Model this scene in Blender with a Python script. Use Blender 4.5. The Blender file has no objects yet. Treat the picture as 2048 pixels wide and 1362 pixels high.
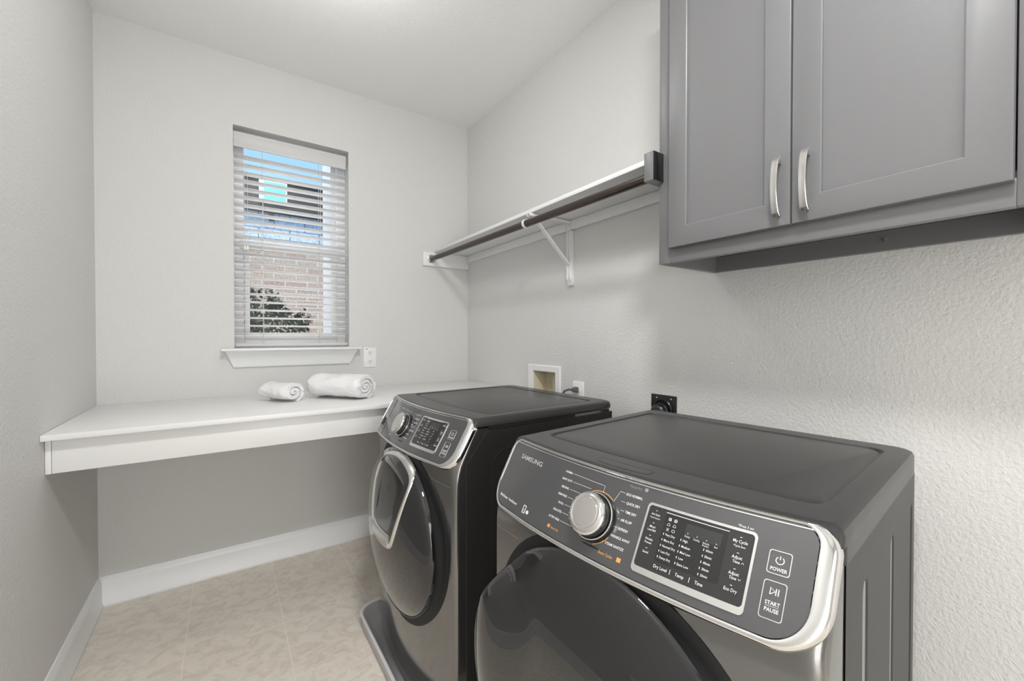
import bpy, bmesh, math, random
from mathutils import Vector, Matrix, noise
random.seed(4)
C = bpy.context.scene.collection
R = math.radians
PI = math.pi
scene = bpy.context.scene

# ------------------------------------------------------------------ camera, world, lights, exposure
cam_data = bpy.data.cameras.new('camera')
cam_data.sensor_width = 36.0
cam_data.lens = 832.0 / 2048.0 * 36.0
cam_data.clip_start = 0.02
cam = bpy.data.objects.new('camera', cam_data)
cam.location = (0, 0, 1.256)
cam.rotation_euler = (R(90 - 0.62), 0, R(-34.6))
C.objects.link(cam)
scene.camera = cam

scene.view_settings.view_transform = 'Standard'
scene.view_settings.look = 'None'
scene.view_settings.gamma = 1
scene.view_settings.use_curve_mapping = False
scene.view_settings.exposure = 0.15

world = bpy.data.worlds.new('sky')
scene.world = world
world.use_nodes = True
wn = world.node_tree
wn.nodes.clear()
wo = wn.nodes.new('ShaderNodeOutputWorld')
wb = wn.nodes.new('ShaderNodeBackground')
wc = wn.nodes.new('ShaderNodeTexCoord')
ws = wn.nodes.new('ShaderNodeSeparateXYZ')
wr = wn.nodes.new('ShaderNodeValToRGB')
wr.color_ramp.elements[0].position = 0.42
wr.color_ramp.elements[0].color = (0.085, 0.155, 0.24, 1)
wr.color_ramp.elements[1].position = 0.70
wr.color_ramp.elements[1].color = (1.0, 1.0, 1.0, 1)
wn.links.new(wc.outputs['Generated'], ws.inputs[0])
wn.links.new(ws.outputs['Z'], wr.inputs['Fac'])
wn.links.new(wr.outputs['Color'], wb.inputs['Color'])
wn.links.new(wb.outputs[0], wo.inputs[0])
wb.inputs['Strength'].default_value = 4.5


def lamp(name, kind, loc, energy, size, rot=(0, 0, 0), color=(1, 1, 1)):
    ld = bpy.data.lights.new(name, kind)
    ld.energy = energy
    ld.color = color
    if kind == 'AREA':
        ld.shape = 'DISK'
        ld.size = size
    elif kind == 'SUN':
        ld.angle = size
    else:
        ld.shadow_soft_size = size
    lo = bpy.data.objects.new(name, ld)
    lo.location = loc
    lo.rotation_euler = rot
    C.objects.link(lo)
    return lo


lamp('ceiling_light', 'POINT', (0.29, 1.56, 2.50), 5.6, 0.065, color=(1, 0.995, 0.985))
lamp('ceiling_light', 'AREA', (0.25, 0.05, 2.73), 29, 0.30, color=(1, 0.995, 0.985))
rear_fill = lamp('rear_fill_light', 'AREA', (0.10, -2.36, 1.02), 27, 1.0, rot=(R(90), 0, 0), color=(1, 1, 1))  # unseen fill light added behind the camera to lift the low areas
rear_fill.data.shape = 'RECTANGLE'
rear_fill.data.size = 1.1
rear_fill.data.size_y = 2.0
lamp('sun', 'SUN', (2, 2, 6), 1.2, R(3), rot=(R(38), R(20), 0), color=(1, 0.95, 0.88))


# ------------------------------------------------------------------ materials
def M(name, color, rough=0.5, metal=0.0, coat=0.0, coat_r=0.03, spec=0.5, bump=None, emis=None, aniso=0.0):
    m = bpy.data.materials.new(name)
    m.use_nodes = True
    nt = m.node_tree
    b = nt.nodes['Principled BSDF']
    b.inputs['Base Color'].default_value = (*color, 1)
    b.inputs['Roughness'].default_value = rough
    b.inputs['Metallic'].default_value = metal
    b.inputs['Specular IOR Level'].default_value = spec
    b.inputs['Coat Weight'].default_value = coat
    b.inputs['Coat Roughness'].default_value = coat_r
    if emis:
        b.inputs['Emission Color'].default_value = (*color, 1)
        b.inputs['Emission Strength'].default_value = emis
    if bump:
        scale, strength, dist, detail = bump[:4]
        tc = nt.nodes.new('ShaderNodeTexCoord')
        mp = nt.nodes.new('ShaderNodeMapping')
        if len(bump) > 4:
            mp.inputs['Scale'].default_value = bump[4]
        nz = nt.nodes.new('ShaderNodeTexNoise')
        nz.inputs['Scale'].default_value = scale
        nz.inputs['Detail'].default_value = detail
        nz.inputs['Roughness'].default_value = 0.55
        bp = nt.nodes.new('ShaderNodeBump')
        bp.inputs['Strength'].default_value = strength
        bp.inputs['Distance'].default_value = dist
        nt.links.new(tc.outputs['Object'], mp.inputs[0])
        nt.links.new(mp.outputs[0], nz.inputs['Vector'])
        nt.links.new(nz.outputs['Fac'], bp.inputs['Height'])
        nt.links.new(bp.outputs[0], b.inputs['Normal'])
    return m


def color_noise(m, scale, c1, c2, lo=0.35, hi=0.65, detail=4, stretch=(1, 1, 1)):
    nt = m.node_tree
    b = nt.nodes['Principled BSDF']
    tc = nt.nodes.new('ShaderNodeTexCoord')
    mp = nt.nodes.new('ShaderNodeMapping')
    mp.inputs['Scale'].default_value = stretch
    nz = nt.nodes.new('ShaderNodeTexNoise')
    nz.inputs['Scale'].default_value = scale
    nz.inputs['Detail'].default_value = detail
    rp = nt.nodes.new('ShaderNodeValToRGB')
    rp.color_ramp.elements[0].position = lo
    rp.color_ramp.elements[0].color = (*c1, 1)
    rp.color_ramp.elements[1].position = hi
    rp.color_ramp.elements[1].color = (*c2, 1)
    nt.links.new(tc.outputs['Object'], mp.inputs[0])
    nt.links.new(mp.outputs[0], nz.inputs['Vector'])
    nt.links.new(nz.outputs['Fac'], rp.inputs['Fac'])
    nt.links.new(rp.outputs[0], b.inputs['Base Color'])


WALLC = (0.735, 0.732, 0.716)
m_wall = M('wall_paint', WALLC, 0.62, spec=0.35, bump=(105, 0.65, 0.004, 3))
m_ceil = M('ceiling_paint', (0.90, 0.897, 0.885), 0.75, bump=(75, 0.35, 0.004, 3))
m_trim = M('white_trim_paint', (0.90, 0.905, 0.91), 0.32)
m_shelf = M('white_shelf_paint', (0.87, 0.87, 0.865), 0.38)
m_counter = M('white_counter_paint', (0.86, 0.86, 0.85), 0.3)
m_cab = M('grey_cabinet_paint', (0.175, 0.175, 0.181), 0.36, bump=(160, 0.05, 0.002, 2, (1, 1, 0.5)))
m_cabin = M('grey_cabinet_underside', (0.16, 0.16, 0.165), 0.45)
m_nickel = M('satin_nickel', (0.72, 0.71, 0.70), 0.24, 1.0)
m_bronze = M('dark_bronze_tube', (0.085, 0.068, 0.06), 0.28, 0.75)
m_white_metal = M('white_enamel', (0.90, 0.90, 0.89), 0.35)
m_plastic_w = M('white_plastic', (0.92, 0.92, 0.91), 0.3)
m_beige = M('beige_plastic', (0.76, 0.70, 0.52), 0.45)
m_black = M('black_plastic', (0.012, 0.012, 0.013), 0.3)
m_blackmat = M('matte_black', (0.006, 0.006, 0.007), 0.6)
m_grey_pl = M('grey_plastic', (0.10, 0.10, 0.105), 0.4)
m_red = M('red_valve', (0.35, 0.05, 0.03), 0.4)
m_blue = M('blue_valve', (0.03, 0.06, 0.3), 0.4)
m_brass = M('brass', (0.6, 0.42, 0.18), 0.35, 1.0)
m_towel = M('white_terry', (0.93, 0.93, 0.935), 0.95, spec=0.1, bump=(420, 0.6, 0.003, 2))
m_vinyl = M('white_vinyl', (0.88, 0.88, 0.89), 0.35)
m_blind = M('white_blind_slat', (0.92, 0.92, 0.92), 0.35)
nt = m_blind.node_tree
tr_ = nt.nodes.new('ShaderNodeBsdfTranslucent')
tr_.inputs['Color'].default_value = (0.93, 0.93, 0.92, 1)
mxs = nt.nodes.new('ShaderNodeMixShader')
mxs.inputs[0].default_value = 0.5
nt.links.new(nt.nodes['Principled BSDF'].outputs[0], mxs.inputs[1])
nt.links.new(tr_.outputs[0], mxs.inputs[2])
nt.links.new(mxs.outputs[0], nt.nodes['Material Output'].inputs['Surface'])
m_cord = M('white_cord', (0.8, 0.8, 0.78), 0.7)
# appliance finishes
m_body = M('black_stainless_front', (0.19, 0.185, 0.18), 0.16, 0.85, coat=0.6, coat_r=0.06)
m_side = M('dark_grey_side_metal', (0.028, 0.027, 0.026), 0.34, 0.0, spec=0.16, coat=0.0, coat_r=0.12, bump=(30, 0.06, 0.002, 1))
m_lid = M('dark_grey_lid', (0.040, 0.039, 0.039), 0.32, 0.0, spec=0.30, coat=0.08, coat_r=0.15)
m_panel = M('dark_grey_control_panel', (0.115, 0.115, 0.12), 0.17, 0.55, coat=0.4, coat_r=0.05)
m_chrome = M('chrome', (0.74, 0.735, 0.73), 0.08, 1.0)
m_silver = M('silver_bezel', (0.74, 0.73, 0.72), 0.22, 1.0)
m_knobcap = M('brushed_knob_cap', (0.70, 0.67, 0.65), 0.30, 1.0)
m_gloss = M('glossy_black_door', (0.010, 0.010, 0.011), 0.05, 0.1, coat=0.8, coat_r=0.02)
m_glass_dark = M('smoked_glass', (0.010, 0.010, 0.011), 0.04, 0.0, coat=1.0)
m_screen = M('black_touch_panel', (0.018, 0.018, 0.019), 0.12, 0.0)
m_lcd = M('unlit_display', (0.035, 0.038, 0.038), 0.12)
m_button = M('touch_button_face', (0.03, 0.03, 0.031), 0.16)
m_ink = M('white_print', (0.80, 0.80, 0.80), 0.5)
m_ink_grey = M('grey_print', (0.28, 0.28, 0.29), 0.5)
m_orange = M('orange_print', (0.72, 0.36, 0.10), 0.5)
m_brand = M('silver_print', (0.62, 0.62, 0.63), 0.35, 0.6)
m_pan = M('grey_drain_pan', (0.50, 0.50, 0.51), 0.30, 0.2)
m_panrim = M('pale_pan_rim', (0.72, 0.72, 0.73), 0.35, 0.0)

# floor tile
m_floor = bpy.data.materials.new('beige_floor_tile')
m_floor.use_nodes = True
nt = m_floor.node_tree
b = nt.nodes['Principled BSDF']
tc = nt.nodes.new('ShaderNodeTexCoord')
mp = nt.nodes.new('ShaderNodeMapping')
mp.inputs['Location'].default_value = (0.14, -2.05, 0)
br = nt.nodes.new('ShaderNodeTexBrick')
br.offset = 0.0
br.inputs['Scale'].default_value = 1.0
br.inputs['Brick Width'].default_value = 0.345
br.inputs['Row Height'].default_value = 0.345
br.inputs['Mortar Size'].default_value = 0.0022
br.inputs['Mortar Smooth'].default_value = 0.1
br.inputs['Color1'].default_value = (0.93, 0.93, 0.93, 1)
br.inputs['Color2'].default_value = (1.0, 1.0, 1.0, 1)
br.inputs['Mortar'].default_value = (1, 1, 1, 1)
n1 = nt.nodes.new('ShaderNodeTexNoise')
n1.inputs['Scale'].default_value = 20
n1.inputs['Detail'].default_value = 12
n1.inputs['Roughness'].default_value = 0.68
n1.inputs['Distortion'].default_value = 0.9
mp2 = nt.nodes.new('ShaderNodeMapping')
mp2.inputs['Scale'].default_value = (0.9, 1.15, 1)
mp2.inputs['Rotation'].default_value = (0, 0, 0.35)
r1 = nt.nodes.new('ShaderNodeValToRGB')
r1.color_ramp.elements[0].position = 0.38
r1.color_ramp.elements[0].color = (0.78, 0.70, 0.60, 1)
r1.color_ramp.elements[1].position = 0.56
r1.color_ramp.elements[1].color = (0.90, 0.835, 0.745, 1)
mx = nt.nodes.new('ShaderNodeMixRGB')
mx.blend_type = 'MULTIPLY'
mx.inputs['Fac'].default_value = 1
mx2 = nt.nodes.new('ShaderNodeMixRGB')
mx2.inputs['Color2'].default_value = (0.90, 0.84, 0.74, 1)
L = nt.links.new
L(tc.outputs['Object'], mp.inputs[0])
L(mp.outputs[0], br.inputs['Vector'])
L(tc.outputs['Object'], mp2.inputs[0])
L(mp2.outputs[0], n1.inputs['Vector'])
L(n1.outputs['Fac'], r1.inputs['Fac'])
L(r1.outputs[0], mx.inputs['Color1'])
L(br.outputs['Color'], mx.inputs['Color2'])
L(mx.outputs[0], mx2.inputs['Color1'])
L(br.outputs['Fac'], mx2.inputs['Fac'])
L(mx2.outputs[0], b.inputs['Base Color'])
b.inputs['Roughness'].default_value = 0.42
inv = nt.nodes.new('ShaderNodeMath')
inv.operation = 'MULTIPLY_ADD'
inv.inputs[1].default_value = -1.0
L(br.outputs['Fac'], inv.inputs[0])
L(n1.outputs['Fac'], inv.inputs[2])
bp = nt.nodes.new('ShaderNodeBump')
bp.inputs['Strength'].default_value = 0.35
bp.inputs['Distance'].default_value = 0.0015
L(inv.outputs[0], bp.inputs['Height'])
L(bp.outputs[0], b.inputs['Normal'])


def brick_mat(name, c1, c2, mortar, w, h, ms):
    m = bpy.data.materials.new(name)
    m.use_nodes = True
    nt = m.node_tree
    b = nt.nodes['Principled BSDF']
    tc = nt.nodes.new('ShaderNodeTexCoord')
    sp = nt.nodes.new('ShaderNodeSeparateXYZ')
    cb = nt.nodes.new('ShaderNodeCombineXYZ')
    br = nt.nodes.new('ShaderNodeTexBrick')
    br.inputs['Scale'].default_value = 1
    br.inputs['Brick Width'].default_value = w
    br.inputs['Row Height'].default_value = h
    br.inputs['Mortar Size'].default_value = ms
    br.inputs['Color1'].default_value = (*c1, 1)
    br.inputs['Color2'].default_value = (*c2, 1)
    br.inputs['Mortar'].default_value = (*mortar, 1)
    nz = nt.nodes.new('ShaderNodeTexNoise')
    nz.inputs['Scale'].default_value = 60
    nz.inputs['Detail'].default_value = 4
    mx = nt.nodes.new('ShaderNodeMixRGB')
    mx.blend_type = 'OVERLAY'
    mx.inputs['Fac'].default_value = 0.8
    L = nt.links.new
    L(tc.outputs['Object'], sp.inputs[0])
    L(sp.outputs['X'], cb.inputs['X'])
    L(sp.outputs['Z'], cb.inputs['Y'])
    L(cb.outputs[0], br.inputs['Vector'])
    L(tc.outputs['Object'], nz.inputs['Vector'])
    L(br.outputs['Color'], mx.inputs['Color1'])
    L(nz.outputs['Fac'], mx.inputs['Color2'])
    L(mx.outputs[0], b.inputs['Base Color'])
    b.inputs['Roughness'].default_value = 0.9
    return m


m_brick = brick_mat('tan_brick', (0.33, 0.24, 0.205), (0.38, 0.32, 0.26), (0.45, 0.43, 0.40), 0.22, 0.075, 0.007)
m_palebrick = brick_mat('pale_blue_grey_siding', (0.40, 0.50, 0.62), (0.46, 0.56, 0.66), (0.14, 0.19, 0.26), 0.30, 0.11, 0.005)
m_darkwood = M('dark_brown_boards', (0.028, 0.024, 0.024), 0.7)
m_teal = M('teal_glass', (0.16, 0.62, 0.58), 0.2)
m_leaf = M('dark_green_leaf', (0.02, 0.035, 0.018), 0.6)
m_stem = M('brown_stem', (0.06, 0.04, 0.025), 0.8)
m_ground = M('mulch_ground', (0.12, 0.10, 0.08), 0.95, bump=(40, 0.5, 0.02, 4))
m_roof = M('grey_shingle', (0.06, 0.055, 0.055), 0.9)

m_pane = bpy.data.materials.new('window_glass')
m_pane.use_nodes = True
nt = m_pane.node_tree
nt.nodes.clear()
go = nt.nodes.new('ShaderNodeOutputMaterial')
gt = nt.nodes.new('ShaderNodeBsdfTransparent')
gg = nt.nodes.new('ShaderNodeBsdfGlossy')
gg.inputs['Roughness'].default_value = 0.30
gm = nt.nodes.new('ShaderNodeMixShader')
gm.inputs[0].default_value = 0.015
nt.links.new(gt.outputs[0], gm.inputs[1])
nt.links.new(gg.outputs[0], gm.inputs[2])
nt.links.new(gm.outputs[0], go.inputs[0])


# ------------------------------------------------------------------ helpers
def mk(name, bm, mat, parent=None, smooth=True, angle=35, label=None):
    bmesh.ops.recalc_face_normals(bm, faces=bm.faces[:])
    me = bpy.data.meshes.new(name)
    bm.to_mesh(me)
    bm.free()
    mats = mat if isinstance(mat, (list, tuple)) else [mat]
    for m in mats:
        me.materials.append(m)
    if smooth:
        for p in me.polygons:
            p.use_smooth = True
        me.set_sharp_from_angle(angle=R(angle))
    o = bpy.data.objects.new(name, me)
    C.objects.link(o)
    if parent:
        o.parent = parent
    if label:
        o['label'] = label
    return o


def thing(name, label, cat, loc=(0, 0, 0), rz=0, group=None):
    o = bpy.data.objects.new(name, None)
    o.empty_display_size = 0.05
    C.objects.link(o)
    o.location = loc
    o.rotation_euler = (0, 0, rz)
    return tag(o, label, cat, group)


def tag(o, label, cat, group=None):
    o['label'] = label
    o['category'] = cat
    if group:
        o['group'] = group
    return o


def struct(o, label=None):
    o['kind'] = 'structure'
    if label:
        o['label'] = label
    return o


def box(bm, x0, x1, y0, y1, z0, z1, bev=0.0, seg=2, mi=0):
    vs = [bm.verts.new(v) for v in [(x0, y0, z0), (x1, y0, z0), (x1, y1, z0), (x0, y1, z0),
                                    (x0, y0, z1), (x1, y0, z1), (x1, y1, z1), (x0, y1, z1)]]
    fs = [bm.faces.new([vs[i] for i in f]) for f in
          [(3, 2, 1, 0), (4, 5, 6, 7), (0, 1, 5, 4), (1, 2, 6, 5), (2, 3, 7, 6), (3, 0, 4, 7)]]
    for f in fs:
        f.material_index = mi
    if bev > 0:
        es = list({e for f in fs for e in f.edges})
        bmesh.ops.bevel(bm, geom=es, offset=bev, segments=seg, affect='EDGES', profile=0.5)


def loft(bm, loops, closed=True, cap0=False, cap1=False, mi=0):
    vl = [[bm.verts.new(p) for p in lp] for lp in loops]
    n = len(vl[0])
    for a, b_ in zip(vl[:-1], vl[1:]):
        for i in range(n if closed else n - 1):
            j = (i + 1) % n
            f = bm.faces.new([a[i], a[j], b_[j], b_[i]])
            f.material_index = mi
    if cap0:
        f = bm.faces.new(list(reversed(vl[0])))
        f.material_index = mi
    if cap1:
        f = bm.faces.new(vl[-1])
        f.material_index = mi
    return vl


def tube(bm, pts, r, n=10, mi=0, caps=True):
    pts = [Vector(p) for p in pts]
    loops = []
    up = Vector((0, 0, 1))
    prev = None
    for i, p in enumerate(pts):
        d = (pts[min(i + 1, len(pts) - 1)] - pts[max(i - 1, 0)]).normalized()
        if prev is None:
            s = d.cross(up)
            if s.length < 1e-3:
                s = d.cross(Vector((1, 0, 0)))
        else:
            s = prev - d * prev.dot(d)
        s.normalize()
        prev = s
        t = d.cross(s)
        rr = r[i] if isinstance(r, (list, tuple)) else r
        loops.append([p + (s * math.cos(2 * PI * k / n) + t * math.sin(2 * PI * k / n)) * rr for k in range(n)])
    loft(bm, loops, cap0=caps, cap1=caps, mi=mi)


def lathe(bm, prof, n=48, mat=None, mi=0, cap=True):
    mat = mat or Matrix.Identity(4)
    loops = [[mat @ Vector((r * math.cos(2 * PI * k / n), r * math.sin(2 * PI * k / n), h)) for k in range(n)]
             for r, h in prof]
    loft(bm, loops, cap0=cap, cap1=cap, mi=mi)


def wall_holes(bm, axis, at, thick, u0, u1, z0, z1, holes):
    """slab wall; axis 'x' means plane x=at spanning u=y; 'y' means plane y=at spanning u=x"""
    us = sorted({u0, u1} | {h[0] for h in holes} | {h[1] for h in holes})
    zs = sorted({z0, z1} | {h[2] for h in holes} | {h[3] for h in holes})

    def P(u, z, d):
        return (at + d, u, z) if axis == 'x' else (u, at + d, z)
    solid = {}
    for i in range(len(us) - 1):
        for j in range(len(zs) - 1):
            cu, cz = (us[i] + us[i + 1]) / 2, (zs[j] + zs[j + 1]) / 2
            solid[i, j] = not any(h[0] < cu < h[1] and h[2] < cz < h[3] for h in holes)
    V = {}

    def v(i, j, d):
        k = (i, j, d)
        if k not in V:
            V[k] = bm.verts.new(P(us[i], zs[j], thick * d))
        return V[k]
    for (i, j), s in solid.items():
        if not s:
            continue
        for d in (0, 1):
            bm.faces.new([v(i, j, d), v(i + 1, j, d), v(i + 1, j + 1, d), v(i, j + 1, d)])
        for (di, dj, a, b_) in ((-1, 0, (0, 0), (0, 1)), (1, 0, (1, 0), (1, 1)), (0, -1, (0, 0), (1, 0)), (0, 1, (0, 1), (1, 1))):
            if not solid.get((i + di, j + dj), False):
                bm.faces.new([v(i + a[0], j + a[1], 0), v(i + b_[0], j + b_[1], 0), v(i + b_[0], j + b_[1], 1), v(i + a[0], j + a[1], 1)])


# ------------------------------------------------------------------ room shell
XR, XL, YB, YF, H = 1.449, -0.49, 2.667, -2.4, 2.743
WIN = (0.041, 0.627, 1.190, 2.380)

bm = bmesh.new(); box(bm, XL - 0.1, XR + 0.15, YF - 0.1, YB + 0.14, -0.1, 0.0)
struct(mk('floor', bm, m_floor, smooth=False), 'beige stone-look square floor tiles')
bm = bmesh.new(); box(bm, XL - 0.1, XR + 0.15, YF - 0.1, YB + 0.14, H, H + 0.1)
struct(mk('ceiling', bm, m_ceil, smooth=False), 'off-white textured ceiling')
bm = bmesh.new(); wall_holes(bm, 'y', YB, 0.14, XL - 0.1, XR + 0.15, 0, H, [WIN])
struct(mk('wall_back', bm, m_wall, smooth=False), 'pale grey wall with the window')
bm = bmesh.new(); wall_holes(bm, 'x', XR, 0.15, YF, YB, 0, H, [(1.685, 1.885, 0.90, 1.062)])
struct(mk('wall_right', bm, m_wall, smooth=False), 'pale grey textured wall behind the machines')
bm = bmesh.new(); box(bm, XL - 0.1, XL, YF, YB, 0, H)
struct(mk('wall_left', bm, m_wall, smooth=False), 'pale grey textured wall on the left')
bm = bmesh.new(); box(bm, XL, XR, YF - 0.1, YF, 0, H)
struct(mk('wall_front', bm, m_wall, smooth=False), 'pale grey wall behind the viewer')


def baseboard(name, p0, p1, nrm, label):
    """profile swept from p0 to p1, nrm points into the room"""
    prof = [(0, 0), (0.019, 0), (0.021, 0.004), (0.020, 0.013), (0.015, 0.019), (0.014, 0.105), (0.0135, 0.112),
            (0.010, 0.118), (0.009, 0.126), (0.006, 0.130), (0.005, 0.137), (0, 0.138)]
    bm = bmesh.new()
    loops = [[(p[0] + nrm[0] * d, p[1] + nrm[1] * d, z) for d, z in prof] for p in (p0, p1)]
    loft(bm, loops, cap0=True, cap1=True)
    struct(mk(name, bm, m_trim, angle=50), label)


baseboard('baseboard_back', (XL, YB), (XR, YB), (0, -1), 'white baseboard under the counter')
baseboard('baseboard_left', (XL, YF), (XL, YB - 0.014), (1, 0), 'white baseboard along the left wall')
baseboard('baseboard_right', (XR, YF), (XR, YB - 0.014), (-1, 0), 'white baseboard behind the machines')

bm = bmesh.new()  # unseen casing added on the solid front wall to frame the fill light
for a, b_, c, d in ((-0.485, -0.455, 0, 2.14), (0.66, 0.76, 0, 2.14), (-0.455, 0.66, 2.04, 2.14)):
    box(bm, a, b_, YF + 0.0005, YF + 0.02, c, d, 0.003)
struct(mk('trim_2', bm, m_trim, angle=40), 'white casing added round the fill light behind the viewer')

# ------------------------------------------------------------------ window
win = bpy.data.objects.new('window_1', None)
C.objects.link(win)
win.location = ((WIN[0] + WIN[1]) / 2, YB + 0.1, WIN[2])
win.empty_display_size = 0.05
struct(win, 'white single-hung vinyl window in the back wall')
wl = win.location


def wpart(name, bm, mat, **k):
    o = mk(name, bm, mat, win, **k)
    o.location = -wl
    return o


bm = bmesh.new()
x0, x1, z0, z1 = WIN
fy0, fy1 = YB + 0.095, YB + 0.135
for (a, b_, c, d) in ((x0, x0 + 0.05, z0, z1), (x1 - 0.05, x1, z0, z1), (x0 + 0.05, x1 - 0.05, z0, z0 + 0.05), (x0 + 0.05, x1 - 0.05, z1 - 0.05, z1)):
    box(bm, a, b_, fy0, fy1, c, d, 0.002)
wpart('window_frame', bm, m_vinyl)
bm = bmesh.new()
box(bm, x0 + 0.03, x1 - 0.03, fy0 - 0.012, fy0 + 0.02, 1.742, 1.790, 0.004)
wpart('meeting_rail', bm, m_vinyl)
bm = bmesh.new()
for (a, b_, c, d) in ((x0 + 0.0505, x0 + 0.075, z0 + 0.0855, 1.7415), (x1 - 0.085, x1 - 0.0505, z0 + 0.0855, 1.7415), (x0 + 0.0505, x1 - 0.0505, z0 + 0.0505, z0 + 0.085)):
    box(bm, a, b_, fy0 - 0.008, fy0 + 0.012, c, d, 0.002)
wpart('lower_sash', bm, m_vinyl)
bm = bmesh.new()
box(bm, x0 + 0.06, x1 - 0.06, fy0 + 0.004, fy0 + 0.008, z0 + 0.06, 1.76)
wpart('lower_pane', bm, m_pane, smooth=False)
bm = bmesh.new()
box(bm, x0 + 0.045, x1 - 0.045, fy0 + 0.024, fy0 + 0.028, 1.76, z1 - 0.045)
wpart('upper_pane', bm, m_pane, smooth=False)
# outside brick-thickness return with white casing
bm = bmesh.new()
ye0, ye1 = YB + 0.14, YB + 0.40
box(bm, x1 - 0.075, x1 + 0.06, ye0, ye1, z0 - 0.08, z1 + 0.06)
box(bm, x0 - 0.06, x0 + 0.045, ye0, ye0 + 0.1, z0 - 0.08, z1 + 0.06)
box(bm, x0 + 0.045, x1 - 0.075, ye0, ye0 + 0.1, z0 - 0.08, z0)
wpart('outer_casing', bm, m_vinyl, smooth=False)

# stool and crown-shaped apron
bm = bmesh.new()
box(bm, -0.018, 0.684, YB - 0.072, YB + 0.0, 1.176, 1.190, 0.005, 3)
box(bm, x0 + 0.001, x1 - 0.001, YB - 0.01, YB + 0.094, 1.176, 1.1905)
prof = [(0.052, 1.177), (0.052, 1.170), (0.046, 1.162), (0.034, 1.152), (0.026, 1.140), (0.021, 1.125), (0.019, 1.112), (0.016, 1.102), (0.016, 1.094), (0.011, 1.088)]
loops = []
for y_, z_ in prof:
    ins = (1.177 - z_) * 0.42
    xa, xb = 0.000 + ins, 0.666 - ins
    loops.append([(xa, YB - 0.001, z_), (xa, YB - y_, z_), (xb, YB - y_, z_), (xb, YB - 0.001, z_)])
loft(bm, loops, cap0=True, cap1=True)
struct(mk('trim_1', bm, m_trim, angle=40), 'white window stool with moulded apron')

# ------------------------------------------------------------------ blind
bl = thing('window_blind', 'white faux-wood horizontal blind hanging in the window, slats open', 'blind', (0.334, YB + 0.02, 2.27))


def bpart(name, bm, mat, **k):
    o = mk(name, bm, mat, bl, **k)
    o.location = -Vector(bl.location)
    return o


bx0, bx1 = 0.046, 0.619
bm = bmesh.new()
vp = [(0.000, 2.272), (-0.004, 2.274), (-0.005, 2.280), (-0.002, 2.285), (-0.003, 2.338), (-0.006, 2.342), (-0.005, 2.350), (0.004, 2.352), (0.006, 2.340), (0.006, 2.272)]
loft(bm, [[(x, YB + 0.012 + a, z) for a, z in vp] for x in (bx0 - 0.003, bx1 - 0.006)], cap0=True, cap1=True)
bpart('valance', bm, m_blind, angle=50)
bm = bmesh.new(); box(bm, bx0, bx1, YB + 0.022, YB + 0.072, 2.300, 2.352, 0.003)
bpart('head_rail', bm, m_blind)
bm = bmesh.new()
tilt = R(7)
zz = 2.232
slz = []
while zz > 1.235:
    slz.append(zz)
    zz -= 0.0438
for zc in slz:
    sec = []
    for k in range(9):
        t = (k / 8 - 0.5)
        yy = t * 0.050
        zz_ = 0.0025 * math.cos(t * PI) + 0.0012
        sec.append((yy, zz_))
    sec += [(y_, z_ - 0.0028) for y_, z_ in reversed(sec)]
    pts = [(YB + 0.045 + y_ * math.cos(tilt) + z_ * math.sin(tilt), zc - y_ * math.sin(tilt) + z_ * math.cos(tilt)) for y_, z_ in sec]
    loft(bm, [[(x, p[0], p[1]) for p in pts] for x in (bx0, bx1)], cap0=True, cap1=True)
bpart('slats', bm, m_blind, angle=40)
bm = bmesh.new(); box(bm, bx0, bx1 + 0.004, YB + 0.016, YB + 0.068, 1.199, 1.217, 0.005, 3)
bpart('bottom_rail', bm, m_blind)
for x in (0.178, 0.470):
    bm = bmesh.new()
    tube(bm, [(x, YB + 0.015, 2.30), (x, YB + 0.0165, 1.8), (x, YB + 0.015, 1.20)], 0.0011, 6)
    tube(bm, [(x, YB + 0.075, 2.30), (x, YB + 0.0755, 1.8), (x, YB + 0.075, 1.20)], 0.0011, 6)
    for zc in slz:
        tube(bm, [(x, YB + 0.016, zc + 0.0035), (x, YB + 0.0745, zc - 0.0115)], 0.0006, 4)
    bpart('ladder_cord', bm, m_cord)
for x, zt in ((0.092, 1.735), (0.104, 1.737)):
    bm = bmesh.new()
    tube(bm, [(x, YB + 0.008, 2.29), (x + 0.001, YB + 0.008, 2.0), (x, YB + 0.008, zt)], 0.0010, 6)
    cdo = bpart('lift_cord', bm, m_cord)
    bm = bmesh.new()
    lathe(bm, [(0.0015, 0.012), (0.004, 0.008), (0.006, -0.006), (0.0065, -0.012), (0.005, -0.014)], 14,
          Matrix.Translation((x, YB + 0.008, zt)))
    tso = mk('tassel', bm, m_plastic_w, cdo)

# ------------------------------------------------------------------ duplex outlets
def outlet_plate(name, label, cat, loc, rz, w, h, mat, group=None):
    """local: +x along wall, -y into room"""
    t = thing(name, label, cat, loc, rz, group)
    bm = bmesh.new()
    box(bm, -w / 2, w / 2, -0.006, 0, -h / 2, h / 2, 0.0025, 2)
    mk('cover_plate', bm, mat, t)
    return t


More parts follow.
